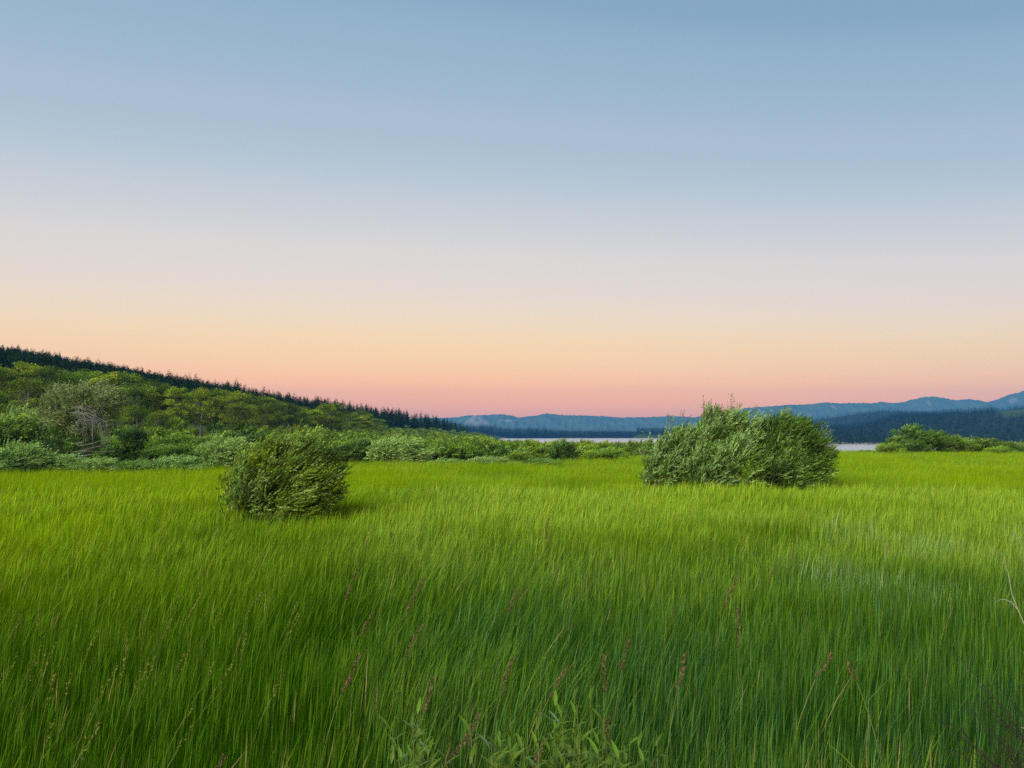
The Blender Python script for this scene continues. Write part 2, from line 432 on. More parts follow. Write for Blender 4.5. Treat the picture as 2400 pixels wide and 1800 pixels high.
def willow(lobes, n_shoot, leaf, shoot_len, per, wind=.55, tone=W_mid, tone2=W_dark, silver=.25, stems=9, seed=0, lw=.22, open_base=.0, windup=.35, silcol=W_sil):
    """lobes: (cx,cy,cz,rx,ry,rz) around the shrub's base. returns foliage (V,F,tint) and stems (V,F)"""
    rg = np.random.default_rng(seed)
    lb = np.array(lobes, float)
    vol = (lb[:, 3] * lb[:, 4] * lb[:, 5]) ** .667
    li = rg.choice(len(lb), n_shoot, p=vol / vol.sum())
    d = unit(rg.normal(0, 1, (n_shoot, 3)))
    lump = 1 + .10 * np.sin(d[:, 0] * 7 + li * 2.1 + seed) * np.cos(d[:, 2] * 6 + li) + .08 * np.sin(d[:, 1] * 11 + d[:, 0] * 9 + seed)
    nc = max(n_shoot // 11, 8); cid = rg.integers(0, nc, n_shoot)
    d, li = d[:nc][cid], li[:nc][cid]
    rr = ((.30 + .70 * rg.random(nc) ** .55) * lump[:nc])[cid]
    P = lb[li, :3] + d * lb[li, 3:] * rr[:, None] * .86
    g0 = unit(d * np.array([.9, .9, .6]) + np.array([wind * .5, 0, windup]) + rg.normal(0, .22, (nc, 3))[cid])
    P = P + rg.normal(0, shoot_len * .24, (n_shoot, 3))
    keep = P[:, 2] > .05 + open_base * rg.random(n_shoot)
    P, d, li, cid, g0 = P[keep], d[keep], li[keep], cid[keep], g0[keep]; n = len(P)
    P[:, 2] = np.maximum(P[:, 2], .05)
    g = unit(g0 + rg.normal(0, .28, (n, 3)))
    wv = unit(np.array([wind, 0.05, .12])) 
    L = shoot_len * rg.uniform(.6, 1.35, n)
    # leaves along every shoot
    t = np.tile(np.linspace(.05, 1, per), n) + rg.normal(0, .02, n * per)
    i = np.repeat(np.arange(n), per)
    Q = P[i] + g[i] * (L[i] * t)[:, None] + wv * (L[i] * wind * .65 * t ** 2)[:, None]
    tang = unit(g[i] + wv * (2 * wind * .65 * t)[:, None])
    az = rg.uniform(0, 2 * PI, n * per)
    a = unit(np.cross(tang, np.array([.2, .5, .8]))); b = np.cross(tang, a)
    sp = .55 * (1 - .45 * t)
    ld = unit(tang + (a * np.cos(az)[:, None] + b * np.sin(az)[:, None]) * sp[:, None] + wv * wind * .5)
    ll = leaf * rg.uniform(.6, 1.25, n * per)
    V, Fq = leaves(Q, ld, ll, ll * lw * rg.uniform(.8, 1.2, n * per), twist=.75)
    # tint: per shoot
    cl = .5 + .5 * np.sin(P[:, 0] * 2.3 + seed) * np.cos(P[:, 2] * 2.7 + P[:, 1] * 1.9 + seed * .7)
    m = np.clip(rg.normal(cl, .12) + rg.normal(0, .32, nc)[cid], 0, 1)[:, None]
    c = tone2 * (1 - m) + tone * m
    sp_ = rg.random(nc)[cid] < silver * 1.6
    s = ((rg.random(n) < .75) & sp_ | (rg.random(n) < silver * .3))[:, None]
    c = np.where(s, c * .3 + silcol * .7, c)
    c = c * rg.uniform(.8, 1.2, n)[:, None]
    cc = np.repeat(c[i] * rg.uniform(.85, 1.15, n * per)[:, None], 4, 0)
    parts = []
    for s_ in range(stems):
        l = lb[rg.integers(len(lb))]
        dd = unit(rg.normal(0, 1, 3) * np.array([1, 1, .4]) + np.array([0, 0, .5]))
        tip = l[:3] + dd * l[3:] * rg.uniform(.6, .95)
        b0 = np.array([l[0] * .45 + rg.normal(0, .12), l[1] * .45 + rg.normal(0, .12), -.05])
        mid = (b0 + tip) / 2 + np.array([(tip[0] - b0[0]) * .25, (tip[1] - b0[1]) * .25, -.12 * abs(tip[2])])
        tt = np.linspace(0, 1, 8)[:, None]
        pts = (1 - tt) ** 2 * b0 + 2 * tt * (1 - tt) * mid + tt ** 2 * tip
        sz = max(l[3:]) 
        parts.append(tube(pts, np.linspace(.018, .004, 8) * (.6 + .5 * sz), 5))
        for _ in range(3):
            k = rg.integers(3, 7); p0 = pts[k]
            e = p0 + unit(tip - b0 + rg.normal(0, .8, 3) * sz) * sz * rg.uniform(.3, .6)
            parts.append(tube(np.stack([p0, (p0 + e) / 2 + rg.normal(0, .04, 3), e]), np.array([.007, .005, .002]) * (.6 + .5 * sz), 4))
    return (V, Fq, cc), merge(parts)

def willow_thing(name, label, cat, fol, st, loc, group=None, mat=None):
    t = tag(empty(name, loc), label, cat, group)
    mesh_obj('foliage', fol[0], [fol[1]], mat or M_willow, t, tint=fol[2])
    mesh_obj('stem', st[0], st[1], M_darkbark, t)
    return t

# hero 1: the round willow left of centre
xl, yl = HERO['left']
hl = [(-.06, 0, 1.15, 1.28, 1.2, 1.02)] * 3 + [(.30, 0, 1.72, .78, .8, .56), (-.42, 0, 1.50, .78, .8, .56), (-.95, 0, .98, .52, .7, .52), (.80, -.1, 1.05, .55, .7, .62), (.1, -.75, .95, .8, .45, .6), (.62, 0, 1.62, .45, .5, .4)]
f, s = willow(hl, 6200, .075, .25, 20, wind=.6, windup=.6, lw=.25, tone=W_yel * 1.05, tone2=W_mid * .55, silver=.26, stems=16, seed=3, open_base=.25)
# the top shoots stand paler and yellower in the photograph
extra = []
ht = tag(empty('willow_shrub', (xl, yl, gz(xl, yl)), 0, (1.09, 1.0, 1.15)), 'round dark green willow alone in the meadow left of centre', 'shrub', 'willow shrubs')
mesh_obj('foliage', f[0], [f[1]], M_willow, ht, tint=f[2])
for k in range(5):
    tt = np.linspace(0, 1, 9)[:, None]
    b0 = np.array([-.25, -.2, 0.0]); e = np.array([-1.45 + .12 * k, -.35, 1.0 + .22 * k]); md = np.array([-1.35 + .18 * k, -.35, .12 + .05 * k])
    pts = (1 - tt) ** 2 * b0 + 2 * tt * (1 - tt) * md + tt ** 2 * e
    extra.append(tube(pts, np.linspace(.022, .005, 9), 5))
V1, F1 = merge(extra)
ho = mesh_obj('stem', *merge([(s[0], s[1][0])] + extra), M_darkbark, ht)

# hero 2: the wide willow on the right
xr, yr_ = HERO['right']
hA = [(-.45, .4, 2.15, 1.15, 1.2, 1.22), (-1.9, .2, 1.5, 1.25, 1.2, 1.1), (-2.75, 0, 1.12, .95, 1, .85), (-3.3, 0, .75, .5, .7, .5), (-.3, -.9, 1.15, 1.25, .8, .95), (-1.4, -.8, 1.0, 1.1, .8, .8), (-1.15, .3, 1.95, .8, .8, .75), (.6, .4, 2.0, .8, .8, .85)]
hB = [(2.1, .2, 1.5, 1.6, 1.4, 1.40), (1.75, .3, 2.1, 1.05, 1.1, .95), (1.7, -.6, .9, 1.5, .9, .8), (3.15, .2, 1.1, .55, .8, .65)]
fA, sA = willow(hA, 8200, .10, .32, 18, wind=.5, lw=.26, tone=W_mid * 1.2, tone2=W_dark * 1.1, silver=.42, silcol=np.array([.30, .51, .18]), stems=24, seed=8, open_base=.2, windup=.6)
fB, sB = willow(hB, 6200, .10, .32, 18, wind=.5, lw=.26, tone=W_mid * .95, tone2=W_dark * .9, silver=.12, stems=18, seed=9, open_base=.2, windup=.6)
f = (np.concatenate([fA[0], fB[0]]), np.concatenate([fA[1], fB[1] + len(fA[0])]), np.concatenate([fA[2], fB[2]]))
s = merge([(sA[0], sA[1][0]), (sB[0], sB[1][0])])
hr_ = tag(empty('willow_shrub', (xr, yr_, gz(xr, yr_)), 0, (1.0, 1.0, 1.12)), 'widest willow shrub, standing alone in the meadow right of centre with thin sprigs on top', 'shrub', 'willow shrubs')
mesh_obj('foliage', f[0], [f[1]], M_willow, hr_, tint=f[2])
mesh_obj('stem', s[0], s[1], M_darkbark, hr_)
# thin reddish sprigs standing above the crown
def sprigs(tips, tone, parent, name='sprig', leaf=.07):
    for (x, y, z0, x1, z1, nl) in tips:
        tt = np.linspace(0, 1, 6)[:, None]
        pts = np.array([x, y, z0]) * (1 - tt) + np.array([x1, y, z1]) * tt + np.array([.04, 0, 0]) * np.sin(tt * 3)
        V, Fq = tube(pts, np.linspace(.010, .004, 6), 4)
        q = R.random(nl); P = np.array([x, y, z0]) * (1 - q[:, None]) + np.array([x1, y, z1]) * q[:, None]
        P = P + R.normal(0, .045, (nl, 3))
        LV, LF = leaves(P, R.normal(0, .5, (nl, 3)) + np.array([.5, 0, .7]), leaf * R.uniform(.7, 1.3, nl), leaf * .38)
        c = np.concatenate([np.tile(np.array([.12, .08, .05]), (len(V), 1)), np.repeat(tone * R.uniform(.7, 1.3, (nl, 1)), 4, 0)])
        mesh_obj(name, np.concatenate([V, LV]), [np.concatenate([Fq, LF + len(V)])], M_willow, parent, tint=c)
sp = []
pxm = yr_ / F
for (px, r0, r1, nl) in ((1650, 985, 938, 26), (1658, 985, 950, 20), (1668, 985, 945, 26), (1680, 985, 952, 22), (1692, 980, 958, 18), (1716, 975, 934, 34), (1722, 975, 945, 26), (1706, 975, 950, 8), (1735, 975, 955, 12)):
    X = (px - 1728) * pxm; z0 = (CAMZ + (HOR - r0) * pxm) / 1.12; z1 = (CAMZ + (HOR - r1 + 12) * pxm) / 1.12
    sp.append((X - .08, .1, z0 - .5, X, z1, nl + 14))
sprigs(sp, np.array([.17, .13, .07]), hr_, leaf=.085)
sp = []
for (px, r0, r1, nl) in ((1505, 1060, 1022, 60), (1520, 1060, 1024, 50), (1565, 1010, 984, 70), (1575, 1010, 990, 60), (1600, 1000, 978, 50), (1850, 990, 966, 70), (1838, 990, 968, 50), (1935, 1040, 1008, 70), (1928, 1030, 1004, 60), (1945, 1040, 1020, 50), (1800, 985, 970, 50), (1770, 980, 966, 50)):
    X = (px - 1728) * pxm; z0 = (CAMZ + (HOR - r0) * pxm) / 1.12; z1 = (CAMZ + (HOR - r1 + 12) * pxm) / 1.12
    sp.append((X - .05, .0, z0 - .3, X, z1, nl))
sprigs(sp, np.array([.15, .24, .11]), hr_, leaf=.10)

# willow prototypes for the band of shrubs behind the meadow (unit: about 2.4 m tall, 3 m wide)
def lobeset(seed, wide=1.0, tall=1.0, k=6):
    rg = np.random.default_rng(seed); L = [(0, 0, .95 * tall, 1.15 * wide, 1.0, .90 * tall)] * 2
    for i in range(k):
        a = rg.uniform(0, 6.28); q = rg.uniform(.2, 1.0); zz = rg.uniform(.35, 1.0)
        L.append((math.cos(a) * q * wide, math.sin(a) * q * .7, (1.45 - .95 * q * zz) * tall, rg.uniform(.38, .58) * wide, rg.uniform(.4, .6), rg.uniform(.32, .5) * tall))
    return L
class Proto: pass
def proto(seed, tone, tone2, silver, n=2600, leaf=.10, sh=.30, per=13, wind=.6, wide=1.0, tall=1.0, lw=.26, k=6, silcol=W_sil):
    p = Proto(); f, s = willow(lobeset(seed, wide, tall, k), n, leaf, sh, per, wind=wind, tone=tone, tone2=tone2, silver=silver, stems=8, seed=seed, lw=lw, silcol=silcol)
    p.f = mesh_obj('foliage', f[0], [f[1]], M_willow, None, tint=f[2], link=False)
    p.s = mesh_obj('stem', s[0], s[1], M_darkbark, None, link=False)
    return p
SIL2 = np.array([.38, .62, .19])
PR = {
 'silver': [proto(21, W_sil * .8, W_mid, .75, silcol=SIL2), proto(22, W_sil * .75, W_mid * .9, .65, wide=1.15, tall=.9, silcol=SIL2)],
 'green': [proto(23, W_yel * 1.3, W_mid * 1.1, .10, wind=.45), proto(24, W_yel * 1.15, W_mid * .8, .12, wind=.5, wide=1.1)],
 'dark': [proto(25, W_mid * .75, W_dark * .8, .05, wind=.35, leaf=.11), proto(26, W_mid * .7, W_dark * .7, .10, wind=.4, tall=1.1)],
 'pale': [proto(27, np.array([.22, .30, .07]), W_mid, .30, wind=.6)],
 'dark2': [proto(28, W_mid * .9, W_dark, .05, wind=.35, leaf=.11, tall=1.1)],
}
FARP = {
 'yel': [proto(31, W_yel * 1.05, W_dark * 1.6, .05, n=420, leaf=.24, sh=.45, per=7, wind=.4, lw=.36), proto(32, W_yel * .95, W_dark * 1.6, .10, n=420, leaf=.24, sh=.45, per=7, wind=.5, wide=1.3, lw=.36), proto(35, W_yel * .95, W_mid, .06, n=420, leaf=.24, sh=.45, per=7, wind=.4, lw=.36, k=4)],
 'mid': [proto(33, W_mid * 1.1, W_dark, .12, n=420, leaf=.24, sh=.45, per=7, wind=.5, lw=.36), proto(34, W_mid, W_dark * .9, .20, n=420, leaf=.24, sh=.45, per=7, wind=.4, wide=1.2, lw=.36)],
 'red': [proto(36, np.array([.14, .13, .035]), W_mid * .8, .05, n=420, leaf=.22, sh=.45, per=7, wind=.3, lw=.34)],
}
def put(pr, px, y, wpx, hpx, label, group, name='willow_shrub', cat='shrub', base=None, flip=None, sink=.1):
    """a shrub whose foot is at distance y under photo column px, wpx by hpx photo pixels"""
    x = U(px) * y; z = gz(x, y) if base is None else base
    sx = wpx / F * y / 3.0; sz = hpx / F * y / 2.25
    t = empty(name, (x, y, z - sink), 0.0, (sx, (sx + sz) * .5, sz))
    if flip is None: flip = R.uniform(-.35, .35)
    t.rotation_euler[2] = flip
    for src, nm in ((pr.f, 'foliage'), (pr.s, 'stem')):
        o = src.copy(); o.name = nm; C.objects.link(o); o.parent = t
    return tag(t, label, cat, group)

def yb(row): return CAMZ * F / (row - HOR)
# shrubs one can point at: kind, px, base row, width px, top row, label
NAMED = [
 ('silver', 50, 1122, 150, 1022, 'silvery willow shrub at the left edge of the meadow, leaves blown over'),
 ('silver', -40, 1128, 150, 1030, 'silvery willow shrub cut by the left edge of the picture'),
 ('silver', 140, 1120, 130, 1052, 'low silvery willow shrub second from the left in the front row'),
 ('silver', 235, 1120, 130, 1060, 'low pale willow shrub in front of the leafless grey branches'),
 ('pale', 322, 1121, 120, 1068, 'low dull green willow between two silvery shrubs in the front row'),
 ('silver', 415, 1120, 140, 1055, 'low silvery willow left of the tall rounded silvery one'),
 ('silver', 530, 1112, 155, 1008, 'tall rounded silvery willow just left behind the lone dark round shrub'),
 ('silver', 935, 1096, 172, 1008, 'grey green dome shaped willow swept by wind, right of the lone dark round shrub'),
 ('silver', 1045, 1100, 100, 1070, 'low silvery willow at the meadow edge right of the dome shaped willow'),
 ('silver', 1145, 1101, 130, 1062, 'wide low silvery willow at the meadow edge near the centre'),
 ('pale', 1262, 1101, 120, 1068, 'low pale willow in front of the small dark upright shrub'),
 ('dark', 1318, 1094, 80, 1030, 'small dark upright willow near the centre of the picture'),
 ('green', 1412, 1088, 140, 1044, 'bright green low willow between the small dark shrub and the widest willow'),
 ('green', 1215, 1090, 90, 1052, 'green willow left behind the small dark upright shrub'),
 ('dark', 140, 1085, 170, 965, 'big dark green willow left of the leafless grey branches'),
 ('green', 20, 1085, 200, 955, 'big light green willow at the left picture edge behind the silvery row'),
 ('silver', 60, 1075, 180, 945, 'tall grey green willow against the cottonwoods at the far left'),
 ('dark', 318, 1078, 95, 997, 'dark olive willow just right of the leafless grey branches'),
 ('green', 400, 1080, 130, 1005, 'bright green mound shaped willow behind the front row'),
 ('green', 470, 1076, 110, 1012, 'bright green willow mound left behind the tall rounded silvery one'),
 ('dark', 615, 1080, 120, 1005, 'dark willow mass behind the left flank of the lone round shrub'),
 ('green', 575, 1090, 90, 1042, 'small olive green willow between the silvery willow and the lone round shrub'),
 ('green', 800, 1082, 100, 1030, 'green willow right behind the lone dark round shrub'),
 ('pale', 860, 1078, 90, 1030, 'pale green willow left of the dome shaped willow'),
 ('dark2', 2105, 1070, 110, 1020, 'dense green willow at the left of the clump on the right shore'),
 ('dark', 2125, 1071, 90, 1036, 'low dark willow at the foot of the right shore clump'),
 ('dark2', 2130, 1069, 125, 994, 'tallest willow of the clump on the right shore'),
 ('dark2', 2190, 1069, 110, 1010, 'broad willow right of the tallest one on the right shore'),
 ('pale', 2230, 1068, 80, 1014, 'upright willow with thin top shoots on the right shore'),
 ('green', 2245, 1069, 110, 1024, 'rounded green willow in the shore clump right of the upright one'),
 ('dark2', 2310, 1069, 120, 1028, 'rounded green willow at the middle of the shore clump tail'),
 ('pale', 2360, 1069, 100, 1031, 'pale green willow near the right end of the shore clump'),
 ('green', 2080, 1071, 80, 1032, 'small green willow leaning at the left foot of the shore clump'),
 ('dark', 2280, 1068, 110, 1024, 'low dark willow at the middle of the shore clump tail'),
 ('green', 2335, 1072, 90, 1042, 'low green willow near the end of the shore clump tail'),
 ('pale', 2025, 1070, 80, 1052, 'sparse low willow at the water edge left of the shore clump'),
 ('dark', 2400, 1068, 90, 1030, 'low willow at the right picture edge on the shore'),
 ('green', 2400, 1082, 110, 1066, 'small isolated willow mound at the right picture edge in the grass'),
]
for i, (k, px, rb, w_, tr, lab) in enumerate(NAMED):
    y = yb(rb); pl = PR[k]; pr = pl[i % len(pl)]
    zb = gz(U(px) * y, y)
    rowb = HOR + (CAMZ - zb) / y * F
    put(pr, px, y, w_ * 1.05, rowb - tr + 3, lab, 'willow shrubs', flip=(0 if k == 'silver' else None))

# thicket on the foot slope at left (individuals) and the flats
def scatter_shrubs():
    n_ind = 0; rest = []
    cands = []
    rg = np.random.default_rng(77)
    # left thicket, by column and distance
    for _ in range(150):
        px = rg.uniform(-60, 860); u = U(px); y0 = float(np.interp(u, HU, HY0))
        y = rg.uniform(57, 66) if rg.random() < .25 else rg.uniform(62, y0 + 45)
        w0 = rg.uniform(2.4, 4.4); cands.append((px, y, w0, w0 * rg.uniform(.62, .9) * (.75 if y < 66 else 1.0), 'L'))
    # flats: rows towards the lake
    for _ in range(1900):
        px = rg.uniform(620, 1640)
        far = np.interp(px, [620, 800, 900, 1060, 1200, 1640], [190, 330, 470, 600, 560, 430])
        near = np.interp(px, [620, 900, 1000, 1400, 1640], [64, 66, 64, 64, 66])
        q = rg.random()
        y = 1.0 / (1 / near * (1 - q) + 1 / far * q)
        cands.append((px, y, rg.uniform(2.0, 3.8), rg.uniform(1.2, 2.1), 'F'))
    cands.sort(key=lambda c: c[1])
    LP = ['green', 'green', 'dark', 'green', 'pale', 'green', 'dark2']
    for j, (px, y, w_, h_, tp) in enumerate(cands):
        x = U(px) * y
        if n_ind < 250:
            if y < 75 and tp == 'L': pl = PR[LP[j % 7]]
            else:
                key = 'yel' if (tp == 'F' and rg.random() < .7) else ('red' if rg.random() < .15 else 'mid'); pl = FARP[key]
            pr = pl[j % len(pl)]
            z = gz(x, y)
            sx = w_ / 3.0; sz = h_ / 2.25
            t = empty('willow_shrub', (x, y, z - .12), rg.uniform(-.5, .5), (sx, sx, sz))
            for src, nm in ((pr.f, 'foliage'), (pr.s, 'stem')):
                if nm == 'stem' and y > 75: continue
                o = src.copy(); o.name = nm; C.objects.link(o); o.parent = t
            if tp == 'L': tag(t, 'green willow in the dense thicket below the cottonwoods at left', 'shrub', 'willows of the thicket at left')
            else: tag(t, 'low green willow mound on the flats between meadow and lake', 'shrub', 'willow mounds on the flats')
            n_ind += 1
        else:
            rest.append((x, y, w_, h_, 'yel' if rg.random() < .62 else ('red' if rg.random() < .25 else 'mid'), j))
    # everything farther is one mass of scrub
    Vs, Fs, Cs, off = [], [], [], 0
    cache = {}
    for (x, y, w_, h_, key, j) in rest:
        pl = FARP[key]; k = j % len(pl)
        if (key, k) not in cache:
            me = pl[k].f.data; n = len(me.vertices)
            co = np.empty(n * 3, np.float32); me.vertices.foreach_get('co', co)
            c = np.empty(n * 4, np.float32); me.attributes['tint'].data.foreach_get('color', c)
            cache[(key, k)] = (co.reshape(-1, 4, 3), c.reshape(-1, 4, 4)[..., :3])
        co, c = cache[(key, k)]
        step = 1 if y < 110 else (2 if y < 200 else 4)
        g = (1, 1.35, 0, 1.8)[step - 1]
        q = co[::step].copy(); cc = c[::step]
        ctr = q.mean(1, keepdims=True); q = ctr + (q - ctr) * g
        a = rg.uniform(-.6, .6); ca, sa = math.cos(a), math.sin(a)
        X = q[..., 0] * ca - q[..., 1] * sa; Y = q[..., 0] * sa + q[..., 1] * ca
        V = np.stack([X * w_ / 3 + x, Y * w_ / 3 + y, q[..., 2] * h_ / 2.25 + gz(x, y) - .1], -1).reshape(-1, 3)
        Vs.append(V); Cs.append((cc * rg.uniform(.8, 1.2)).reshape(-1, 3)); Fs.append(np.arange(len(V)).reshape(-1, 4) + off); off += len(V)
    if Vs:
        o = mesh_obj('willow_scrub', np.concatenate(Vs), [np.concatenate(Fs)], M_willow, tint=np.concatenate(Cs))
        tag(o, 'distant low willow scrub covering the flats towards the lake', 'scrub', kind='stuff')
    print('scrub', n_ind, len(rest), off)
scatter_shrubs()

# ------------------------------------------------------------------ broadleaf trees
A_ol = np.array([.220, .350, .016]); A_dk = np.array([.034, .085, .005]); A_yl = np.array([.340, .450, .018])
def bro_tree(seed, H, Wd, tone, tone2, n_clump=46, leaf=.26, per=120, narrow=1.0, trunk_h=.25):
    rg = np.random.default_rng(seed)
    parts = []
    bend = rg.normal(0, .15, 2)
    tt = np.linspace(0, 1, 8)
    tr = np.stack([bend[0] * tt ** 2 * 2 + .1 * np.sin(tt * 5), bend[1] * tt ** 2 * 2, tt * H * .86 - .4], 1)
    parts.append(tube(tr, np.linspace(.20, .035, 8) * H / 12, 7))
    P, T = [], []
    for c in range(n_clump):
        hq = trunk_h + (1 - trunk_h) * rg.random() ** .85
        rad = Wd * .5 * (math.sin(PI * min(1, (hq - trunk_h * .6) / (1.12 - trunk_h * .6))) ** .6) * narrow
        a = rg.uniform(0, 2 * PI); r = rad * rg.random() ** .5
        ctr = np.array([math.cos(a) * r, math.sin(a) * r, hq * H * .97])
        k = int(np.clip(hq * 7, 0, 7))
        p0 = tr[max(0, k - 1)]
        if c % 2 == 0: parts.append(tube(np.stack([p0, (p0 + ctr) / 2 + [0, 0, -.02 * H], ctr]), np.array([.055, .035, .012]) * H / 12, 4))
        s = np.array([.12, .12, .085]) * Wd * rg.uniform(.7, 1.25)
        q = rg.normal(0, 1, (per, 3)); q = unit(q) * (rg.random((per, 1)) ** .45) * s * 1.55
        P.append(ctr + q); T.append(np.full(per, np.clip(rg.normal(.5, .42), 0, 1)))
    P = np.concatenate(P); T = np.clip(np.concatenate(T) + rg.normal(0, .12, len(P)), 0, 1)[:, None]
    n = len(P)
    V, Fq = leaves(P, rg.normal(0, .7, (n, 3)) + np.array([.35, 0, .25]), leaf * rg.uniform(.6, 1.3, n), leaf * .62 * rg.uniform(.7, 1.2, n), twist=1.2)
    c = (tone2 * (1 - T) + tone * T) * rg.uniform(.8, 1.2, (n, 1))
    p = Proto(); p.H = H; p.W = Wd
    p.f = mesh_obj('crown', V, [Fq], M_aspen, None, tint=np.repeat(c, 4, 0), link=False)
    tv, tf = merge(parts); p.s = mesh_obj('trunk', tv, tf, M_bark, None, link=False)
    return p
BT = [bro_tree(41, 12, 6.6, A_ol, A_dk, 60), bro_tree(42, 12, 5.6, A_ol, A_dk, 52, trunk_h=.3), bro_tree(43, 12, 4.4, A_yl, A_ol * .7, 48, trunk_h=.22), bro_tree(44, 12, 7.4, A_ol * .9, A_dk, 66), bro_tree(45, 12, 5.0, A_yl * .85, A_dk, 46, trunk_h=.38)]
def put_tree(pr, x, y, H, W_, label, group, name, cat, rz=0):
    t = empty(name, (x, y, gz(x, y) - .2), rz, (W_ / pr.W, W_ / pr.W, H / pr.H))
    for src, nm in ((pr.f, 'crown'), (pr.s, 'trunk')):
        o = src.copy(); o.name = nm; C.objects.link(o); o.parent = t
    return tag(t, label, cat, group)
# cottonwoods: (px, distance, top row, width px, proto)
CW = [(-45, 92, 850, 120, 0), (12, 96, 862, 90, 4), (55, 100, 845, 85, 2), (62, 88, 880, 80, 1), (118, 100, 858, 100, 3), (150, 108, 872, 80, 1), (205, 112, 866, 80, 0), (240, 108, 866, 66, 2), (290, 112, 874, 95, 3), (322, 100, 900, 80, 0), (350, 116, 888, 80, 1), (385, 118, 905, 60, 4),
      (418, 112, 904, 56, 2), (460, 122, 906, 60, 4), (495, 126, 912, 80, 3), (540, 124, 912, 66, 2), (566, 132, 918, 60, 1), (598, 136, 928, 70, 0), (632, 140, 930, 60, 2), (660, 150, 938, 56, 1), (690, 156, 948, 54, 3), (724, 160, 956, 56, 2), (752, 170, 958, 50, 4), (786, 178, 962, 52, 0), (820, 190, 968, 46, 1), (850, 200, 974, 44, 2), (884, 215, 980, 40, 3)]
CWL = ['olive green cottonwood cut by the left picture edge', 'cottonwood with two bare pale trunks showing, at far left', 'tall yellow green cottonwood near the left edge', None]
for i, (px, y, tr, w_, k) in enumerate(CW):
    x = U(px) * y; z = gz(x, y); H = CAMZ + (HOR - tr) / F * y - z
    put_tree(BT[k], x, y, max(H, 4), w_ * 1.12 / F * y, 'olive green cottonwood in the row at the foot of the wooded hill', 'cottonwoods at the foot of the hill', 'cottonwood_tree', 'tree', R.uniform(0, 6))
# lower broadleaf trees in front of and between them
rg = np.random.default_rng(5)
for i in range(30):
    px = rg.uniform(-60, 900); u = U(px); y0 = float(np.interp(px, [0, 260, 500, 800, 900], [52, 64, 84, 130, 165])); y = y0 + rg.uniform(14, 60) * (1 + max(0, px - 500) / 500)
    x = u * y; H = rg.uniform(4.5, 8.5)
    put_tree(BT[(i * 2 + 1) % 5], x, y, H, H * rg.uniform(.62, .95), 'low bushy broadleaf tree between the willow thicket and the cottonwoods', 'low trees behind the thicket', 'broadleaf_tree', 'tree', rg.uniform(0, 6))

# the old willow with the leafless grey side
def old_willow():
    px, y = 188, 50.0; x = U(px) * y; m = y / F
    t = tag(empty('old_willow_tree', (x, y, gz(x, y) - .1)), 'old willow with pale feathery top and a tangle of bare grey branches', 'tree')
    zt = CAMZ + (HOR - 893) * m
    X = lambda p: (p - px) * m
    Z = lambda r: CAMZ + (HOR - r) * m
    hl = [(X(215), .3, Z(985), 1.7, 1.1, 1.1), (X(150), 0, Z(935), 1.5, 1.4, .9), (X(215), 0, Z(925), 1.7, 1.3, .85), (X(245), 0, Z(945), 1.1, 1.2, .8), (X(180), 0, Z(975), 1.6, 1.3, .9), (X(130), 0, Z(975), 1.2, 1.2, .9)]
    f, s = willow(hl, 4200, .15, .5, 10, wind=.45, tone=np.array([.30, .38, .12]), tone2=W_mid * .9, silver=.6, stems=20, seed=61, lw=.28, silcol=np.array([.34, .38, .20]))
    mesh_obj('crown', f[0], [f[1]], M_willow, t, tint=f[2]); mesh_obj('trunk', s[0], s[1], M_darkbark, t)
    # green lower left body
    hl = [(X(150), .3, Z(1015), 1.7, 1.4, 1.0), (X(110), .2, Z(1050), 1.5, 1.3, 1.0), (X(185), .4, Z(1050), 1.3, 1.2, .9)]
    f, s2 = willow(hl, 1500, .13, .4, 10, wind=.5, tone=W_mid, tone2=W_dark, silver=.1, stems=6, seed=62, lw=.3)
    mesh_obj('lower_foliage', f[0], [f[1]], M_willow, t, tint=f[2])
    rg = np.random.default_rng(63); parts = []
    for k in range(20):
        b0 = np.array([X(205) + rg.normal(0, .25), rg.normal(-.9, .35), Z(968) + rg.normal(0, .3)])
        e = np.array([X(rg.uniform(188, 285)), rg.normal(-1.3, .45), Z(rg.uniform(975, 1056))])
        md = np.array([(b0[0] + e[0]) / 2 + rg.uniform(.1, 1.1), (b0[1] + e[1]) / 2, b0[2] + rg.uniform(-.1, .5)])
        tt = np.linspace(0, 1, 7)[:, None]
        pts = (1 - tt) ** 2 * b0 + 2 * tt * (1 - tt) * md + tt ** 2 * e + rg.normal(0, .07, (7, 3))
        parts.append(tube(pts, np.linspace(.030, .008, 7) * rg.uniform(.35, 1.3), 4))
        for _ in range(4):
            p0 = pts[rg.integers(2, 6)]
            parts.append(tube(np.stack([p0, p0 + rg.normal(0, .22, 3) + [.1, 0, -.12], p0 + rg.normal(0, .35, 3) + [.25, 0, -.3]]), np.array([.012, .010, .006]), 3))
    for k in range(12):
        b0 = np.array([X(rg.uniform(180, 215)), rg.normal(-1.0, .3), Z(rg.uniform(1035, 1070))])
        e = b0 + np.array([rg.uniform(.6, 2.4), rg.normal(0, .2), rg.uniform(-.1, .7)])
        md = (b0 + e) / 2 + np.array([0, 0, rg.uniform(-.3, .1)])
        tt = np.linspace(0, 1, 6)[:, None]
        parts.append(tube((1 - tt) ** 2 * b0 + 2 * tt * (1 - tt) * md + tt ** 2 * e, np.linspace(.022, .008, 6), 3))
    V, Fs = merge(parts)
    mesh_obj('bare_branches', V, Fs, M_bark, t)
old_willow()

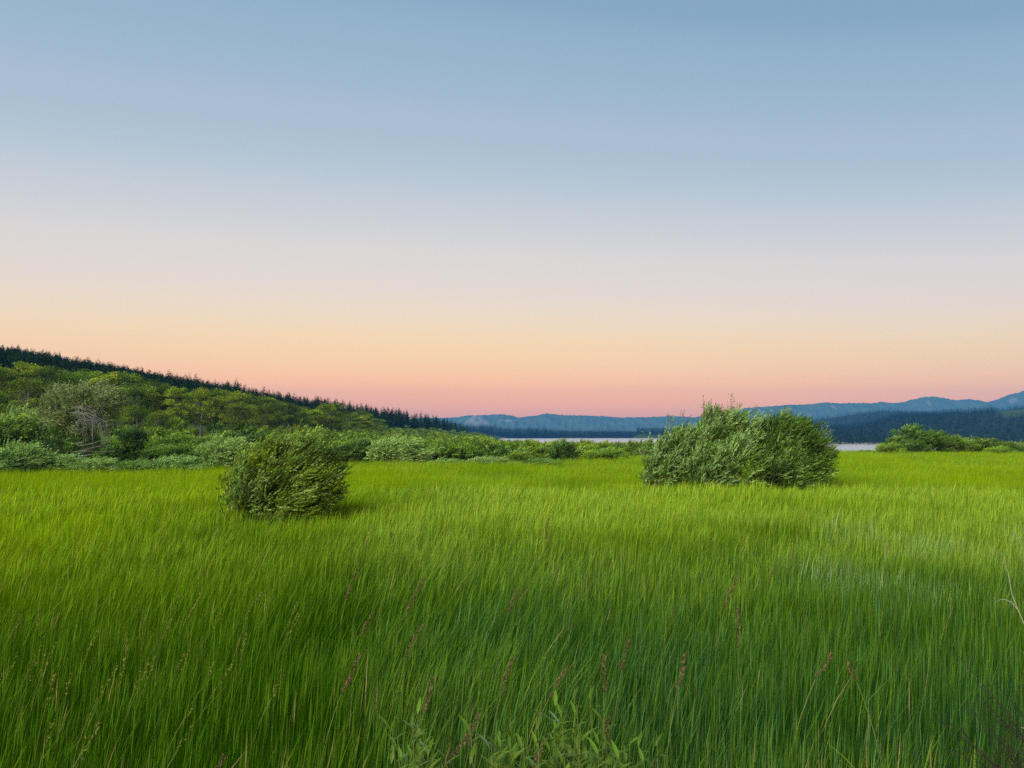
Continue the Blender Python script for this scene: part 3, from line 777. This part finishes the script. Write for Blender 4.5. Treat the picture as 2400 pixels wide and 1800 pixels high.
# ------------------------------------------------------------------ conifers
C_a = np.array([.009, .034, .013]); C_b = np.array([.022, .060, .018])
def fir(seed, H=14., Wd=4.6, whorls=30, arms=10, sub=3):
    rg = np.random.default_rng(seed); P, Dv, L, Wv = [], [], [], []
    for k in range(whorls):
        q = k / (whorls - 1); z = H * (.10 + .89 * q)
        r = Wd * .5 * (1 - q) ** .7 * rg.uniform(.75, 1.15) + .12
        n = max(4, int(arms * (1 - .4 * q)))
        for a in rg.uniform(0, 2 * PI, n):
            rr = r * rg.uniform(.6, 1.2)
            d = np.array([math.cos(a), math.sin(a), rg.uniform(-.35, .0) + .35 * q])
            P.append([0, 0, z]); Dv.append(d); L.append(rr); Wv.append(rr * .42 + .10)
            for _ in range(sub):
                f = rg.uniform(.3, .85); p = np.array([0, 0, z]) + d * rr * f
                P.append(p); Dv.append(d + rg.normal(0, .6, 3) + [0, 0, -.15]); L.append(rr * .40 + .1); Wv.append(rr * .20 + .06)
    P = np.array(P); n = len(P)
    V, Fq = leaves(P, np.array(Dv), np.array(L), np.array(Wv), twist=.45, fold=-.25)
    tipV = np.array([[0, 0, H * .96]])
    T = rg.random((n, 1)); c = (C_a * (1 - T) + C_b * T)
    p = Proto(); p.H = H; p.W = Wd; p.V = V; p.F = Fq; p.c = np.repeat(c, 4, 0)
    p.f = mesh_obj('crown', V, [Fq], M_fir, None, tint=p.c, link=False)
    tv, tf = tube(np.array([[0, 0, -.3], [.03, 0, H * .5], [0, 0, H * .99]]), np.array([.16, .08, .008]), 6)
    p.s = mesh_obj('trunk', tv, [tf], M_firbark, None, link=False)
    return p
FP = [fir(51), fir(52, Wd=4.2, whorls=32), fir(53, Wd=5.4, whorls=28), fir(54, Wd=3.9, whorls=28, arms=9), fir(55, Wd=4.8, whorls=26, arms=9)]
FL = [fir(56, whorls=9, arms=5, sub=0), fir(57, Wd=3.8, whorls=10, arms=5, sub=0), fir(58, Wd=3.4, whorls=8, arms=5, sub=0)]

def forest_left():
    rg = np.random.default_rng(91); cand = []
    for _ in range(6000):
        px = rg.uniform(-90, 1095); u = U(px)
        yr = float(np.interp(u, HU, HYR)); y0 = float(np.interp(u, HU, HY0))
        lo = np.interp(px, [0, 500, 800, 1000, 1095], [135, 160, 240, 430, 620])
        y = rg.uniform(lo, max(yr * 1.02, lo + 60)) if rg.random() < .62 else (rg.uniform(yr * .9, yr * 1.15) if rg.random() < .6 else rg.uniform(yr, 1010))
        cand.append((px, y))
    cand.sort(key=lambda c: c[1])
    ind, rest = cand[:1], []
    # the individuals: the nearest rank in every column, and those that stand on the skyline
    ind = []; cnt = {}
    for (px, y) in cand:
        b = int(px // 28); cnt[b] = cnt.get(b, 0) + 1
        if cnt[b] <= 7 and len(ind) < 296: ind.append((px, y))
        else: rest.append((px, y))
    for i, (px, y) in enumerate(ind):
        x = U(px) * y; pr = FP[i % 5]
        H = rg.uniform(8, 12.5) * np.interp(px, [0, 500, 700, 1000], [1.0, .95, .9, 1.0])
        put_tree(pr, x, y, H, H * rg.uniform(.32, .44), 'dark conifer in the forest on the wooded hill at left', 'conifers on the hill at left', 'conifer_tree', 'tree', rg.uniform(0, 6))
    Vs, Fs, Cs, off = [], [], [], 0
    for i, (px, y) in enumerate(rest):
        x = U(px) * y; pr = FP[i % 5] if y < 420 else FL[i % 3]
        H = rg.uniform(7.5, 12) if rg.random() > .05 else rg.uniform(11, 13)
        a = rg.uniform(0, 6.28); ca, sa = math.cos(a), math.sin(a); k = H * rg.uniform(.34, .46) / pr.W; kz = H / pr.H
        V = pr.V
        Vs.append(np.stack([(V[:, 0] * ca - V[:, 1] * sa) * k + x, (V[:, 0] * sa + V[:, 1] * ca) * k + y, V[:, 2] * kz + gz(x, y) - .3], 1))
        Cs.append(pr.c * rg.uniform(.75, 1.25)); Fs.append(pr.F + off); off += len(V)
    o = mesh_obj('conifer_forest', np.concatenate(Vs), [np.concatenate(Fs)], M_fir, tint=np.concatenate(Cs))
    tag(o, 'dense conifer forest covering the hill at left up to the skyline', 'forest', kind='stuff')
    print('left forest', len(ind), len(rest), off)
forest_left()

def forest_far():
    rg = np.random.default_rng(17); Vs, Fs, Cs, off = [], [], [], 0
    def add(x, y, H, k_, tone):
        nonlocal off
        pr = FL[k_ % 3]; a = rg.uniform(0, 6.28); ca, sa = math.cos(a), math.sin(a); k = H * rg.uniform(.34, .5) / pr.W
        V = pr.V
        Vs.append(np.stack([(V[:, 0] * ca - V[:, 1] * sa) * k + x, (V[:, 0] * sa + V[:, 1] * ca) * k + y, V[:, 2] * H / pr.H + gz(x, y) - .5], 1))
        Cs.append(pr.c * tone); Fs.append(pr.F + off); off += len(V)
    # strip across the lake
    for i in range(4200):
        px = rg.uniform(1020, 1900); y = rg.uniform(1585, 1760)
        top = np.interp(px, [1020, 1070, 1200, 1280, 1330, 1450, 1560, 1700, 1900], [21, 24, 26, 25, 20, 20, 18, 16, 14])
        add(U(px) * y, y, top * y / F * rg.uniform(.8, 1.08), i, rg.uniform(.25, .55))
    n1 = off
    # wooded hill at right
    for i in range(9000):
        px = rg.uniform(1780, 2500); u = U(px)
        far = float(np.interp(u, [0.25, 0.34, 0.42, 0.6, 1.6], [1540, 1200, 700, 690, 690]))
        y = rg.uniform(far + 25, 1560) if i % 3 else rg.uniform(1500, 2350)
        # the cleared slope near the right edge
        if 2330 < px and 1150 < y < 1420: continue
        if u < .36 and y < 1650: y = rg.uniform(1650, 2350)
        add(u * y, y, rg.uniform(8, 13) * (1.0 if y < 1000 else 1.25), i, rg.uniform(.12, .7))
    o = mesh_obj('far_forest', np.concatenate(Vs), [np.concatenate(Fs)], M_fir, tint=np.concatenate(Cs))
    tag(o, 'dark conifer forest on the far shore and the hill beyond the lake', 'forest', kind='stuff')
    print('far forest', off)
forest_far()

# ------------------------------------------------------------------ foreground details
def seed_stalk(px, row, lenpx, tilt, zhead=1.0, pale=False, label='', group='', thick=1.0):
    """a tall grass culm; the middle of its head is seen at (px,row)"""
    y = (CAMZ - zhead) * F / (row - HOR); x = U(px) * y
    L = min(lenpx / F * y, .34); g = gz(x, y)
    dx = math.sin(tilt); dz = math.cos(tilt)
    top = np.array([x + dx * L * .5, y, zhead + dz * L * .5]); bot = np.array([x - dx * L * .5, y, zhead - dz * L * .5])
    root = np.array([x - dx * .55, y + R.normal(0, .04), g])
    t = empty('seed_grass', tuple(root)); tag(t, label, 'grass stalk', group)
    tt = np.linspace(0, 1, 8)[:, None]; md = root + np.array([dx * .08, 0, (bot[2] - root[2]) * .6])
    pts = ((1 - tt) ** 2 * root + 2 * tt * (1 - tt) * md + tt ** 2 * bot) - root
    V, Fq = tube(pts, np.linspace(.0030, .0020, 8), 4)
    o = mesh_obj('stem', V, [Fq], M_grass, t, tint=np.tile(np.array([.16, .20, .06]), (len(V), 1)))
    # head: many small spikelets round the axis
    n = int(90 * L / .2) if not pale else int(34 * L / .2)
    q = R.random(n); r = (.0085 if not pale else .0055) * thick * np.sin(np.clip(q * .92 + .06, 0, 1) * PI) ** .5
    a = R.uniform(0, 6.28, n)
    ax = unit(top - bot); s1 = unit(np.cross(ax, [0, 1, .1])); s2 = np.cross(ax, s1)
    wig = np.sin(q * 5 + px)[:, None] * .006
    P = (bot - root) + ax * (q * L)[:, None] + (s1 * np.cos(a)[:, None] + s2 * np.sin(a)[:, None]) * r[:, None] * .4 + s1 * wig
    dv = ax * 1.0 + (s1 * np.cos(a)[:, None] + s2 * np.sin(a)[:, None]) * .75
    LV, LF = leaves(P, dv, .020 * thick * R.uniform(.7, 1.3, n), .0075 * thick, twist=2)
    if pale:
        c = np.array([.17, .19, .045]) * R.uniform(.7, 1.25, (n, 1))
    else:
        c = np.array([.115, .080, .048]) * R.uniform(.6, 1.5, (n, 1)) + np.array([.03, .03, .02]) * R.random((n, 1))
    mesh_obj('seed_head', LV, [LF], M_grass, t, tint=np.repeat(c, 4, 0))
BROWN = [(1281, 1237, 60, .14, 'rusty seed head farthest out in the meadow, nearly upright'), (830, 1362, 78, .33, 'rusty seed head leaning right, leftmost of the upper three'), (978, 1385, 90, .55, 'rusty seed head leaning strongly right in the middle distance left of centre'),
 (1201, 1402, 52, .35, 'small rust red seed head near the middle of the meadow'), (1703, 1380, 78, .35, 'dark red brown seed head below the widest willow'), (1719, 1462, 88, .04, 'upright dark brown seed head just right of a leaning one'),
 (865, 1452, 62, .55, 'dark purple brown seed head leaning right, left of centre'), (972, 1492, 86, .55, 'dusty mauve seed head leaning right, left of centre'), (832, 1566, 96, .45, 'long brown seed head low on the left of the stalk group'),
 (1008, 1614, 88, .32, 'brown seed head right of the long low one'), (1187, 1570, 88, .30, 'greyish brown seed head at the centre of the foreground'), (1306, 1582, 84, .55, 'brown seed head leaning right over the broad leaved plants'),
 (1411, 1562, 84, .03, 'upright greyish brown seed head in the right half of the stalk group'), (1459, 1516, 80, .22, 'faded seed head leaning slightly right of the upright one'), (1586, 1562, 88, .25, 'brown seed head with a thick base at the right end of the stalk group'),
 (1082, 1722, 104, .55, 'pinkish tan seed head in front among the broad leaved plants'), (1112, 1690, 80, .22, 'dim brown seed head behind the pinkish tan one'), (1262, 1744, 100, .38, 'pinkish brown seed head at the bottom centre in front of broad leaves'), (1912, 1546, 70, .6, 'faint tan seed head leaning right in the right part of the meadow'),
 (1977, 1560, 48, -.4, 'faint tan seed head leaning left in the right part of the meadow'), (2388, 1712, 90, -.2, 'grey brown seed head at the right edge beside bare twigs'), (540, 1770, 56, .22, 'reddish seed stalk at the bottom left edge'), (1417, 1700, 80, .1, 'dim brown seed head at the bottom right of the broad leaves')]
for (px, rw, ln, ti, lab) in BROWN:
    zh = 1.05 if rw < 1650 else .85
    seed_stalk(px, rw, ln, ti, zh, False, lab, 'brown seed heads', 1.0 if rw > 1450 else 1.15)
rg = np.random.default_rng(33)
PALE = [(115, 1515), (130, 1540), (145, 1522), (240, 1490), (105, 1560), (320, 1500), (345, 1580), (255, 1690), (310, 1560), (375, 1555), (188, 1590), (148, 1600), (360, 1560), (512, 1555), (468, 1640), (460, 1700), (150, 1690), (285, 1570), (405, 1465), (425, 1420), (475, 1400), (610, 1400), (695, 1430), (700, 1450), (590, 1480), (585, 1500), (455, 1530), (440, 1540), (60, 1540), (30, 1580), (230, 1730), (550, 1560), (595, 1430), (520, 1450), (665, 1590), (945, 1590), (260, 1610), (65, 1450), (110, 1450), (355, 1440)]
for (px, rw) in PALE:
    seed_stalk(px, rw, rg.uniform(42, 72), rg.uniform(.1, .6), .82, True, 'thin straw yellow seed head in the grass at lower left', 'straw yellow seed heads at lower left')

# broad leaved saplings at the bottom centre
def herb(seed, H, tone):
    rg = np.random.default_rng(seed); st = []; P, Dv, L = [], [], []
    for k in range(rg.integers(2, 4)):
        a = rg.uniform(0, 6.28); r = rg.uniform(.03, .12)
        e = np.array([math.cos(a) * r + .08, math.sin(a) * r, H * rg.uniform(.75, 1.05)])
        tt = np.linspace(0, 1, 7)[:, None]; pts = e * tt + np.array([0.03, 0, 0]) * np.sin(tt * 3)
        st.append(tube(pts, np.linspace(.004, .0018, 7), 5))
        for j in range(15):
            q = .25 + .75 * j / 14; p = e * q; az = j * 2.4 + a
            P.append(p); Dv.append([math.cos(az) * .8 + .25, math.sin(az) * .8, .95]); L.append(.12 * rg.uniform(.7, 1.2) * (1.1 - .35 * q))
    P = np.array(P); Dv = unit(np.array(Dv)); L = np.array(L); n = len(P)
    # lanceolate leaves of three cross sections, folded along the midrib and arched
    s = unit(np.cross(Dv, [0, 0, 1.0])); up = np.cross(s, Dv)
    Vs = []
    for t, w in ((0, .02), (.25, .20), (.55, .22), (.82, .11), (1, .0)):
        c = P + Dv * (L * t)[:, None] - up * (L * .28 * t * t)[:, None]
        Vs += [c - s * (L * w * .5)[:, None] + up * (L * w * .18)[:, None], c, c + s * (L * w * .5)[:, None] + up * (L * w * .18)[:, None]]
    V = np.stack(Vs, 1); b = np.arange(n)[:, None] * 15; fs = []
    for i in range(4):
        for j in range(2):
            fs.append(b + np.array([[3 * i + j, 3 * i + j + 1, 3 * i + j + 4, 3 * i + j + 3]]))
    c = tone * rg.uniform(.75, 1.3, (n, 1)); c[rg.random(n) < .05] = (.38, .22, .03)
    c[rg.random(n) < .12] = np.array([.16, .26, .12])
    p = Proto(); p.f = mesh_obj('foliage', V.reshape(-1, 3), [np.concatenate(fs)], M_herb, None, tint=np.repeat(c, 15, 0), link=False, smooth_=True)
    sv, sf = merge(st); p.s = mesh_obj('stem', sv, sf, M_grass, None, tint=np.tile(np.array([.12, .17, .04]), (len(sv), 1)), link=False)
    return p
HP = [herb(71, 1.0, np.array([.075, .15, .006])), herb(72, .95, np.array([.085, .175, .010])), herb(73, 1.05, np.array([.06, .13, .008])), herb(74, .85, np.array([.12, .20, .012]))]
rg = np.random.default_rng(12)
for i in range(44):
    px = rg.normal(1230, 190) if i > 8 else rg.uniform(900, 1560)
    px = min(max(px, 900), 1590)
    row = rg.uniform(1650, 1800); zt = .92
    y = (CAMZ - zt) * F / (row - HOR); x = U(px) * y
    t = empty('broadleaf_plant', (x, y, gz(x, y)), rg.uniform(-.6, .6), rg.uniform(.85, 1.12))
    for src, nm in ((HP[i % 4].f, 'foliage'), (HP[i % 4].s, 'stem')):
        o = src.copy(); o.name = nm; C.objects.link(o); o.parent = t
    tag(t, 'broad leaved green plant among the grass at the bottom centre', 'plant', 'broad leaved plants at the bottom centre')

# coarse bright reed blades near the bottom
def reed(px, row, lean, n, seed, label, H=.95):
    rg = np.random.default_rng(seed); y = (CAMZ - .7) * F / (row - HOR); x = U(px) * y
    P = np.zeros((n, 3)); P[:, :2] = rg.normal(0, .05, (n, 2)); P[:, 2] = 0
    ld = np.stack([np.full(n, lean) + rg.normal(0, .5, n), rg.normal(-.2, .3, n), np.zeros(n)], 1)
    V, q, t_, c, k = blades(P, H * rg.uniform(.7, 1.05, n), np.full(n, .014), rg.uniform(.3, .65, n), np.array([.13, .23, .02]) * rg.uniform(.8, 1.25, (n, 1)), 6, None, ld)
    t = mesh_obj('coarse_grass', V, [q, t_], M_grass, tint=c); t.location = (x, y, gz(x, y)); tag(t, label, 'grass tuft', 'coarse grass tufts')
reed(725, 1745, -.6, 3, 1, 'broad bright green grass blade bending left near the bottom edge')
reed(855, 1760, .9, 3, 2, 'broad grass blades bending flat at the bottom left of the leafy plants')
reed(1590, 1740, -.5, 4, 3, 'bright grass tuft at the bottom right of the broad leaved plants')
reed(2130, 1740, -.3, 11, 4, 'bright arching grass tuft near the lower right corner')
reed(2215, 1730, .3, 9, 5, 'bright grass tuft beside the bare twigs in the lower right corner')
reed(2030, 1790, .1, 7, 6, 'bright grass tuft at the bottom edge left of the lower right corner')

def corner_bush():
    y = 3.6; x = U(2480) * y; g = gz(x, y)
    t = tag(empty('bare_bush', (x, y, g)), 'dark bush of thin bare twigs in the lower right corner', 'shrub')
    rg = np.random.default_rng(101); parts = []; pale = []; m = y / F
    for k in range(230):
        b0 = np.array([rg.normal(.10, .08), rg.normal(0, .14), rg.uniform(.1, .7)])
        a = rg.uniform(-.2, 1.45)
        Lk = rg.uniform(.3, .85)
        e = b0 + np.array([-math.cos(a) * Lk, rg.normal(0, .2), math.sin(a) * Lk * 1.0 + .12])
        e[2] = min(e[2], 1.30 + .2 * (e[0] > -.12))
        md = (b0 + e) / 2 + rg.normal(0, .06, 3) + [0, 0, .06]
        tt = np.linspace(0, 1, 8)[:, None]
        pts = (1 - tt) ** 2 * b0 + 2 * tt * (1 - tt) * md + tt ** 2 * e
        parts.append(tube(pts, np.linspace(.0034, .0012, 8), 4))
        for _ in range(3):
            p0 = pts[rg.integers(3, 7)]
            parts.append(tube(np.stack([p0, p0 + unit(e - b0) * .05 + rg.normal(0, .02, 3), p0 + unit(e - b0) * .12 + rg.normal(0, .05, 3)]), np.array([.0016, .0013, .0008]), 3))
    for (x0, r0, x1, r1, sag) in ((2430, 1660, 2275, 1635, 8), (2430, 1625, 2350, 1600, 3), (2420, 1800, 2335, 1700, -30), (2425, 1720, 2290, 1690, 6), (2340, 1850, 2325, 1730, 5), (2385, 1605, 2310, 1525, -12)):
        p0 = np.array([(x0 - 2480) * m, -.25, CAMZ + (HOR - r0) * m - g]); p1 = np.array([(x1 - 2480) * m, -.25, CAMZ + (HOR - r1) * m - g])
        tt = np.linspace(0, 1, 9)[:, None]; md = (p0 + p1) / 2 + [0, 0, sag * m * -2]
        pale.append(tube((1 - tt) ** 2 * p0 + 2 * tt * (1 - tt) * md + tt ** 2 * p1, np.linspace(.0042, .0014, 9), 5))
    V, Fs = merge(parts); mesh_obj('twigs', V, Fs, M_darkbark, t)
    V, Fs = merge(pale); mesh_obj('pale_twigs', V, Fs, M_dead, t)
    n = 60; P = np.stack([rg.normal(-.02, .10, n), rg.normal(-.1, .12, n), rg.uniform(1.3, 1.55, n)], 1)
    LV, LF = leaves(P, rg.normal(0, .4, (n, 3)) + [-.3, 0, .7], .055 * rg.uniform(.7, 1.3, n), .018)
    mesh_obj('foliage', LV, [LF], M_herb, t, tint=np.tile(np.array([.06, .17, .05]), (n * 4, 1)))
corner_bush()

def dry_stalk():
    y = 4.3; m = y / F; X = lambda p: (p - 2420) * m; x = U(2420) * y; g = gz(x, y); Z = lambda r: CAMZ + (HOR - r) * m - g
    t = tag(empty('dry_stalk', (x, y, g)), 'pale dry forked stalk arching up at the right edge', 'stalk')
    pts = np.array([[X(2560), 0, 0], [X(2480), 0, Z(1640)], [X(2420), 0, Z(1540)], [X(2385), 0, Z(1478)], [X(2362), 0, Z(1420)], [X(2350), 0, Z(1385)], [X(2344), 0, Z(1340)], [X(2334), 0, Z(1297)]])
    V, Fq = tube(pts, np.array([.006, .006, .0055, .005, .0042, .0032, .0026, .0012]) * .7, 6)
    mesh_obj('stem', V, [Fq], M_dead, t)
    p2 = np.array([[X(2360), 0, Z(1418)], [X(2350), .01, Z(1404)], [X(2338), .02, Z(1398)], [X(2328), .02, Z(1399)], [X(2318), .02, Z(1404)]])
    V, Fq = tube(p2, np.array([.0034, .003, .0024, .0018, .001]) * .75, 5)
    mesh_obj('side_twig', V, [Fq], M_dead, t)
dry_stalk()

# ------------------------------------------------------------------ haze
HAZE_TOP = 345.0
HAZE_D = 1.5e-4
HAZE_S = np.array([.05, .22, .50])
def haze():
    x0, x1, y0, y1, z0, z1 = -4600, 5200, -60, 5600, WATER - 6, HAZE_TOP
    V = np.array([[x0, y0, z0], [x1, y0, z0], [x1, y1, z0], [x0, y1, z0], [x0, y0, z1], [x1, y0, z1], [x1, y1, z1], [x0, y1, z1]], float)
    f = np.array([[0, 3, 2, 1], [4, 5, 6, 7], [0, 1, 5, 4], [1, 2, 6, 5], [2, 3, 7, 6], [3, 0, 4, 7]])
    m, nt, out = new_mat('haze_air')
    v = nt.nodes.new('ShaderNodeVolumePrincipled')
    v.inputs['Color'].default_value = (.09, .38, .98, 1)
    v.inputs['Density'].default_value = HAZE_D
    v.inputs['Anisotropy'].default_value = 0.0
    nt.links.new(v.outputs[0], out.inputs['Volume'])
    o = mesh_obj('haze', V, [f], m); tag(o, 'pale blue evening haze over the valley', 'haze', kind='stuff')
haze()

# ------------------------------------------------------------------ sky and light
EXPO = .30
w = D.worlds.new('World'); bpy.context.scene.world = w; w.use_nodes = True
nt = w.node_tree; N = nt.nodes; L = nt.links; N.clear()
out = N.new('ShaderNodeOutputWorld'); bg = N.new('ShaderNodeBackground'); L.new(bg.outputs[0], out.inputs[0])
tc = N.new('ShaderNodeTexCoord'); sx = N.new('ShaderNodeSeparateXYZ'); L.new(tc.outputs['Generated'], sx.inputs[0])
def math_(op, a, b=None, c=None):
    n = N.new('ShaderNodeMath'); n.operation = op
    for i, v in enumerate((a, b, c)):
        if v is None: continue
        if isinstance(v, (int, float)): n.inputs[i].default_value = v
        else: L.new(v, n.inputs[i])
    return n.outputs[0]
x2 = math_('MULTIPLY', sx.outputs[0], sx.outputs[0])
fac = math_('ADD', math_('MULTIPLY_ADD', sx.outputs[0], .16, 1.0), math_('MULTIPLY', x2, .43))
fac = math_('MINIMUM', fac, 1.3)
el = math_('MULTIPLY', sx.outputs[2], fac)
ramp = N.new('ShaderNodeValToRGB'); L.new(el, ramp.inputs[0])
def pos(row): return math.sin(math.atan((900 - row) / F) + math.radians(4.05))
SKY = [(1015, (176, 160, 178)), (978, (206, 166, 176)), (950, (226, 175, 172)), (915, (240, 187, 168)), (868, (242, 205, 179)), (815, (243, 213, 179)), (762, (238, 219, 196)), (690, (226, 217, 212)), (600, (217, 215, 216)), (540, (207, 210, 216)),
       (450, (188, 202, 216)), (360, (168, 193, 211)), (300, (170, 191, 211)), (240, (162, 186, 209)), (150, (152, 182, 207)), (0, (141, 174, 200))]
ramp.color_ramp.interpolation = 'B_SPLINE'
e = ramp.color_ramp.elements
def unhaze(p, c):
    """the sky seen through the haze keeps its colour: c = T * sky + (1 - T) * haze"""
    path = min((HAZE_TOP - CAMZ) / max(p, .001), 5600.0)
    T = math.exp(-HAZE_D * path)
    return tuple(np.clip((np.array(c) / 2 ** EXPO - (1 - T) * HAZE_S) / T, 0.0, 3.0) / 3)
e[0].position = 0; e[0].color = (*(sl((150, 150, 165)) / 3 / 2 ** EXPO), 1); e[1].position = 1; e[1].color = (*(sl((84, 124, 168)) / 3 / 2 ** EXPO), 1)
for (r, c) in SKY:
    k = e.new(max(pos(r), .003)); k.color = (*unhaze(max(pos(r), .003), sl(c)), 1)
sky = N.new('ShaderNodeTexSky'); sky.sky_type = 'NISHITA'; sky.sun_disc = False
sky.sun_elevation = math.radians(2.0); sky.sun_rotation = math.radians(200); sky.air_density = 1.0; sky.dust_density = 1.5
# the sunset afterglow behind the photographer
mk = N.new('ShaderNodeMapRange'); mk.interpolation_type = 'SMOOTHSTEP'; mk.inputs[1].default_value = .12; mk.inputs[2].default_value = -.5
L.new(sx.outputs[1], mk.inputs[0])
sc_ = N.new('ShaderNodeVectorMath'); sc_.operation = 'SCALE'; L.new(sky.outputs[0], sc_.inputs[0])
L.new(math_('MULTIPLY', mk.outputs[0], .15), sc_.inputs[3])
tw = N.new('ShaderNodeVectorMath'); tw.operation = 'SCALE'; tw.inputs[3].default_value = 3.0; L.new(ramp.outputs[0], tw.inputs[0])
ad = N.new('ShaderNodeVectorMath'); ad.operation = 'ADD'; L.new(tw.outputs[0], ad.inputs[0]); L.new(sc_.outputs[0], ad.inputs[1])
L.new(ad.outputs[0], bg.inputs[0]); bg.inputs[1].default_value = 1.0

sun = D.lights.new('sun', 'SUN'); sun.energy = 4.3; sun.angle = math.radians(50); sun.color = (1, .93, .74)
so = D.objects.new('sun', sun); C.objects.link(so)
from mathutils import Vector
sd = Vector((-.55, -.68, .62)).normalized()     # towards the bright western sky, behind the camera
so.rotation_euler = sd.to_track_quat('Z', 'Y').to_euler(); so.location = (0, -10, 30)

cam = D.cameras.new('camera'); co = D.objects.new('camera', cam); C.objects.link(co)
cam.sensor_width = 36; cam.lens = 36 * F / 2400; cam.clip_start = .05; cam.clip_end = 40000
co.location = (0, 0, CAMZ); co.rotation_euler = (math.radians(90 + 4.05), 0, 0)
S = bpy.context.scene; S.camera = co
S.view_settings.view_transform = 'Standard'; S.view_settings.look = 'None'; S.view_settings.exposure = EXPO; S.view_settings.gamma = 1
S.cycles.use_denoising = False
S.cycles.max_bounces = 6; S.cycles.diffuse_bounces = 2; S.cycles.transmission_bounces = 3; S.cycles.glossy_bounces = 2; S.cycles.volume_bounces = 0; S.cycles.transparent_max_bounces = 4
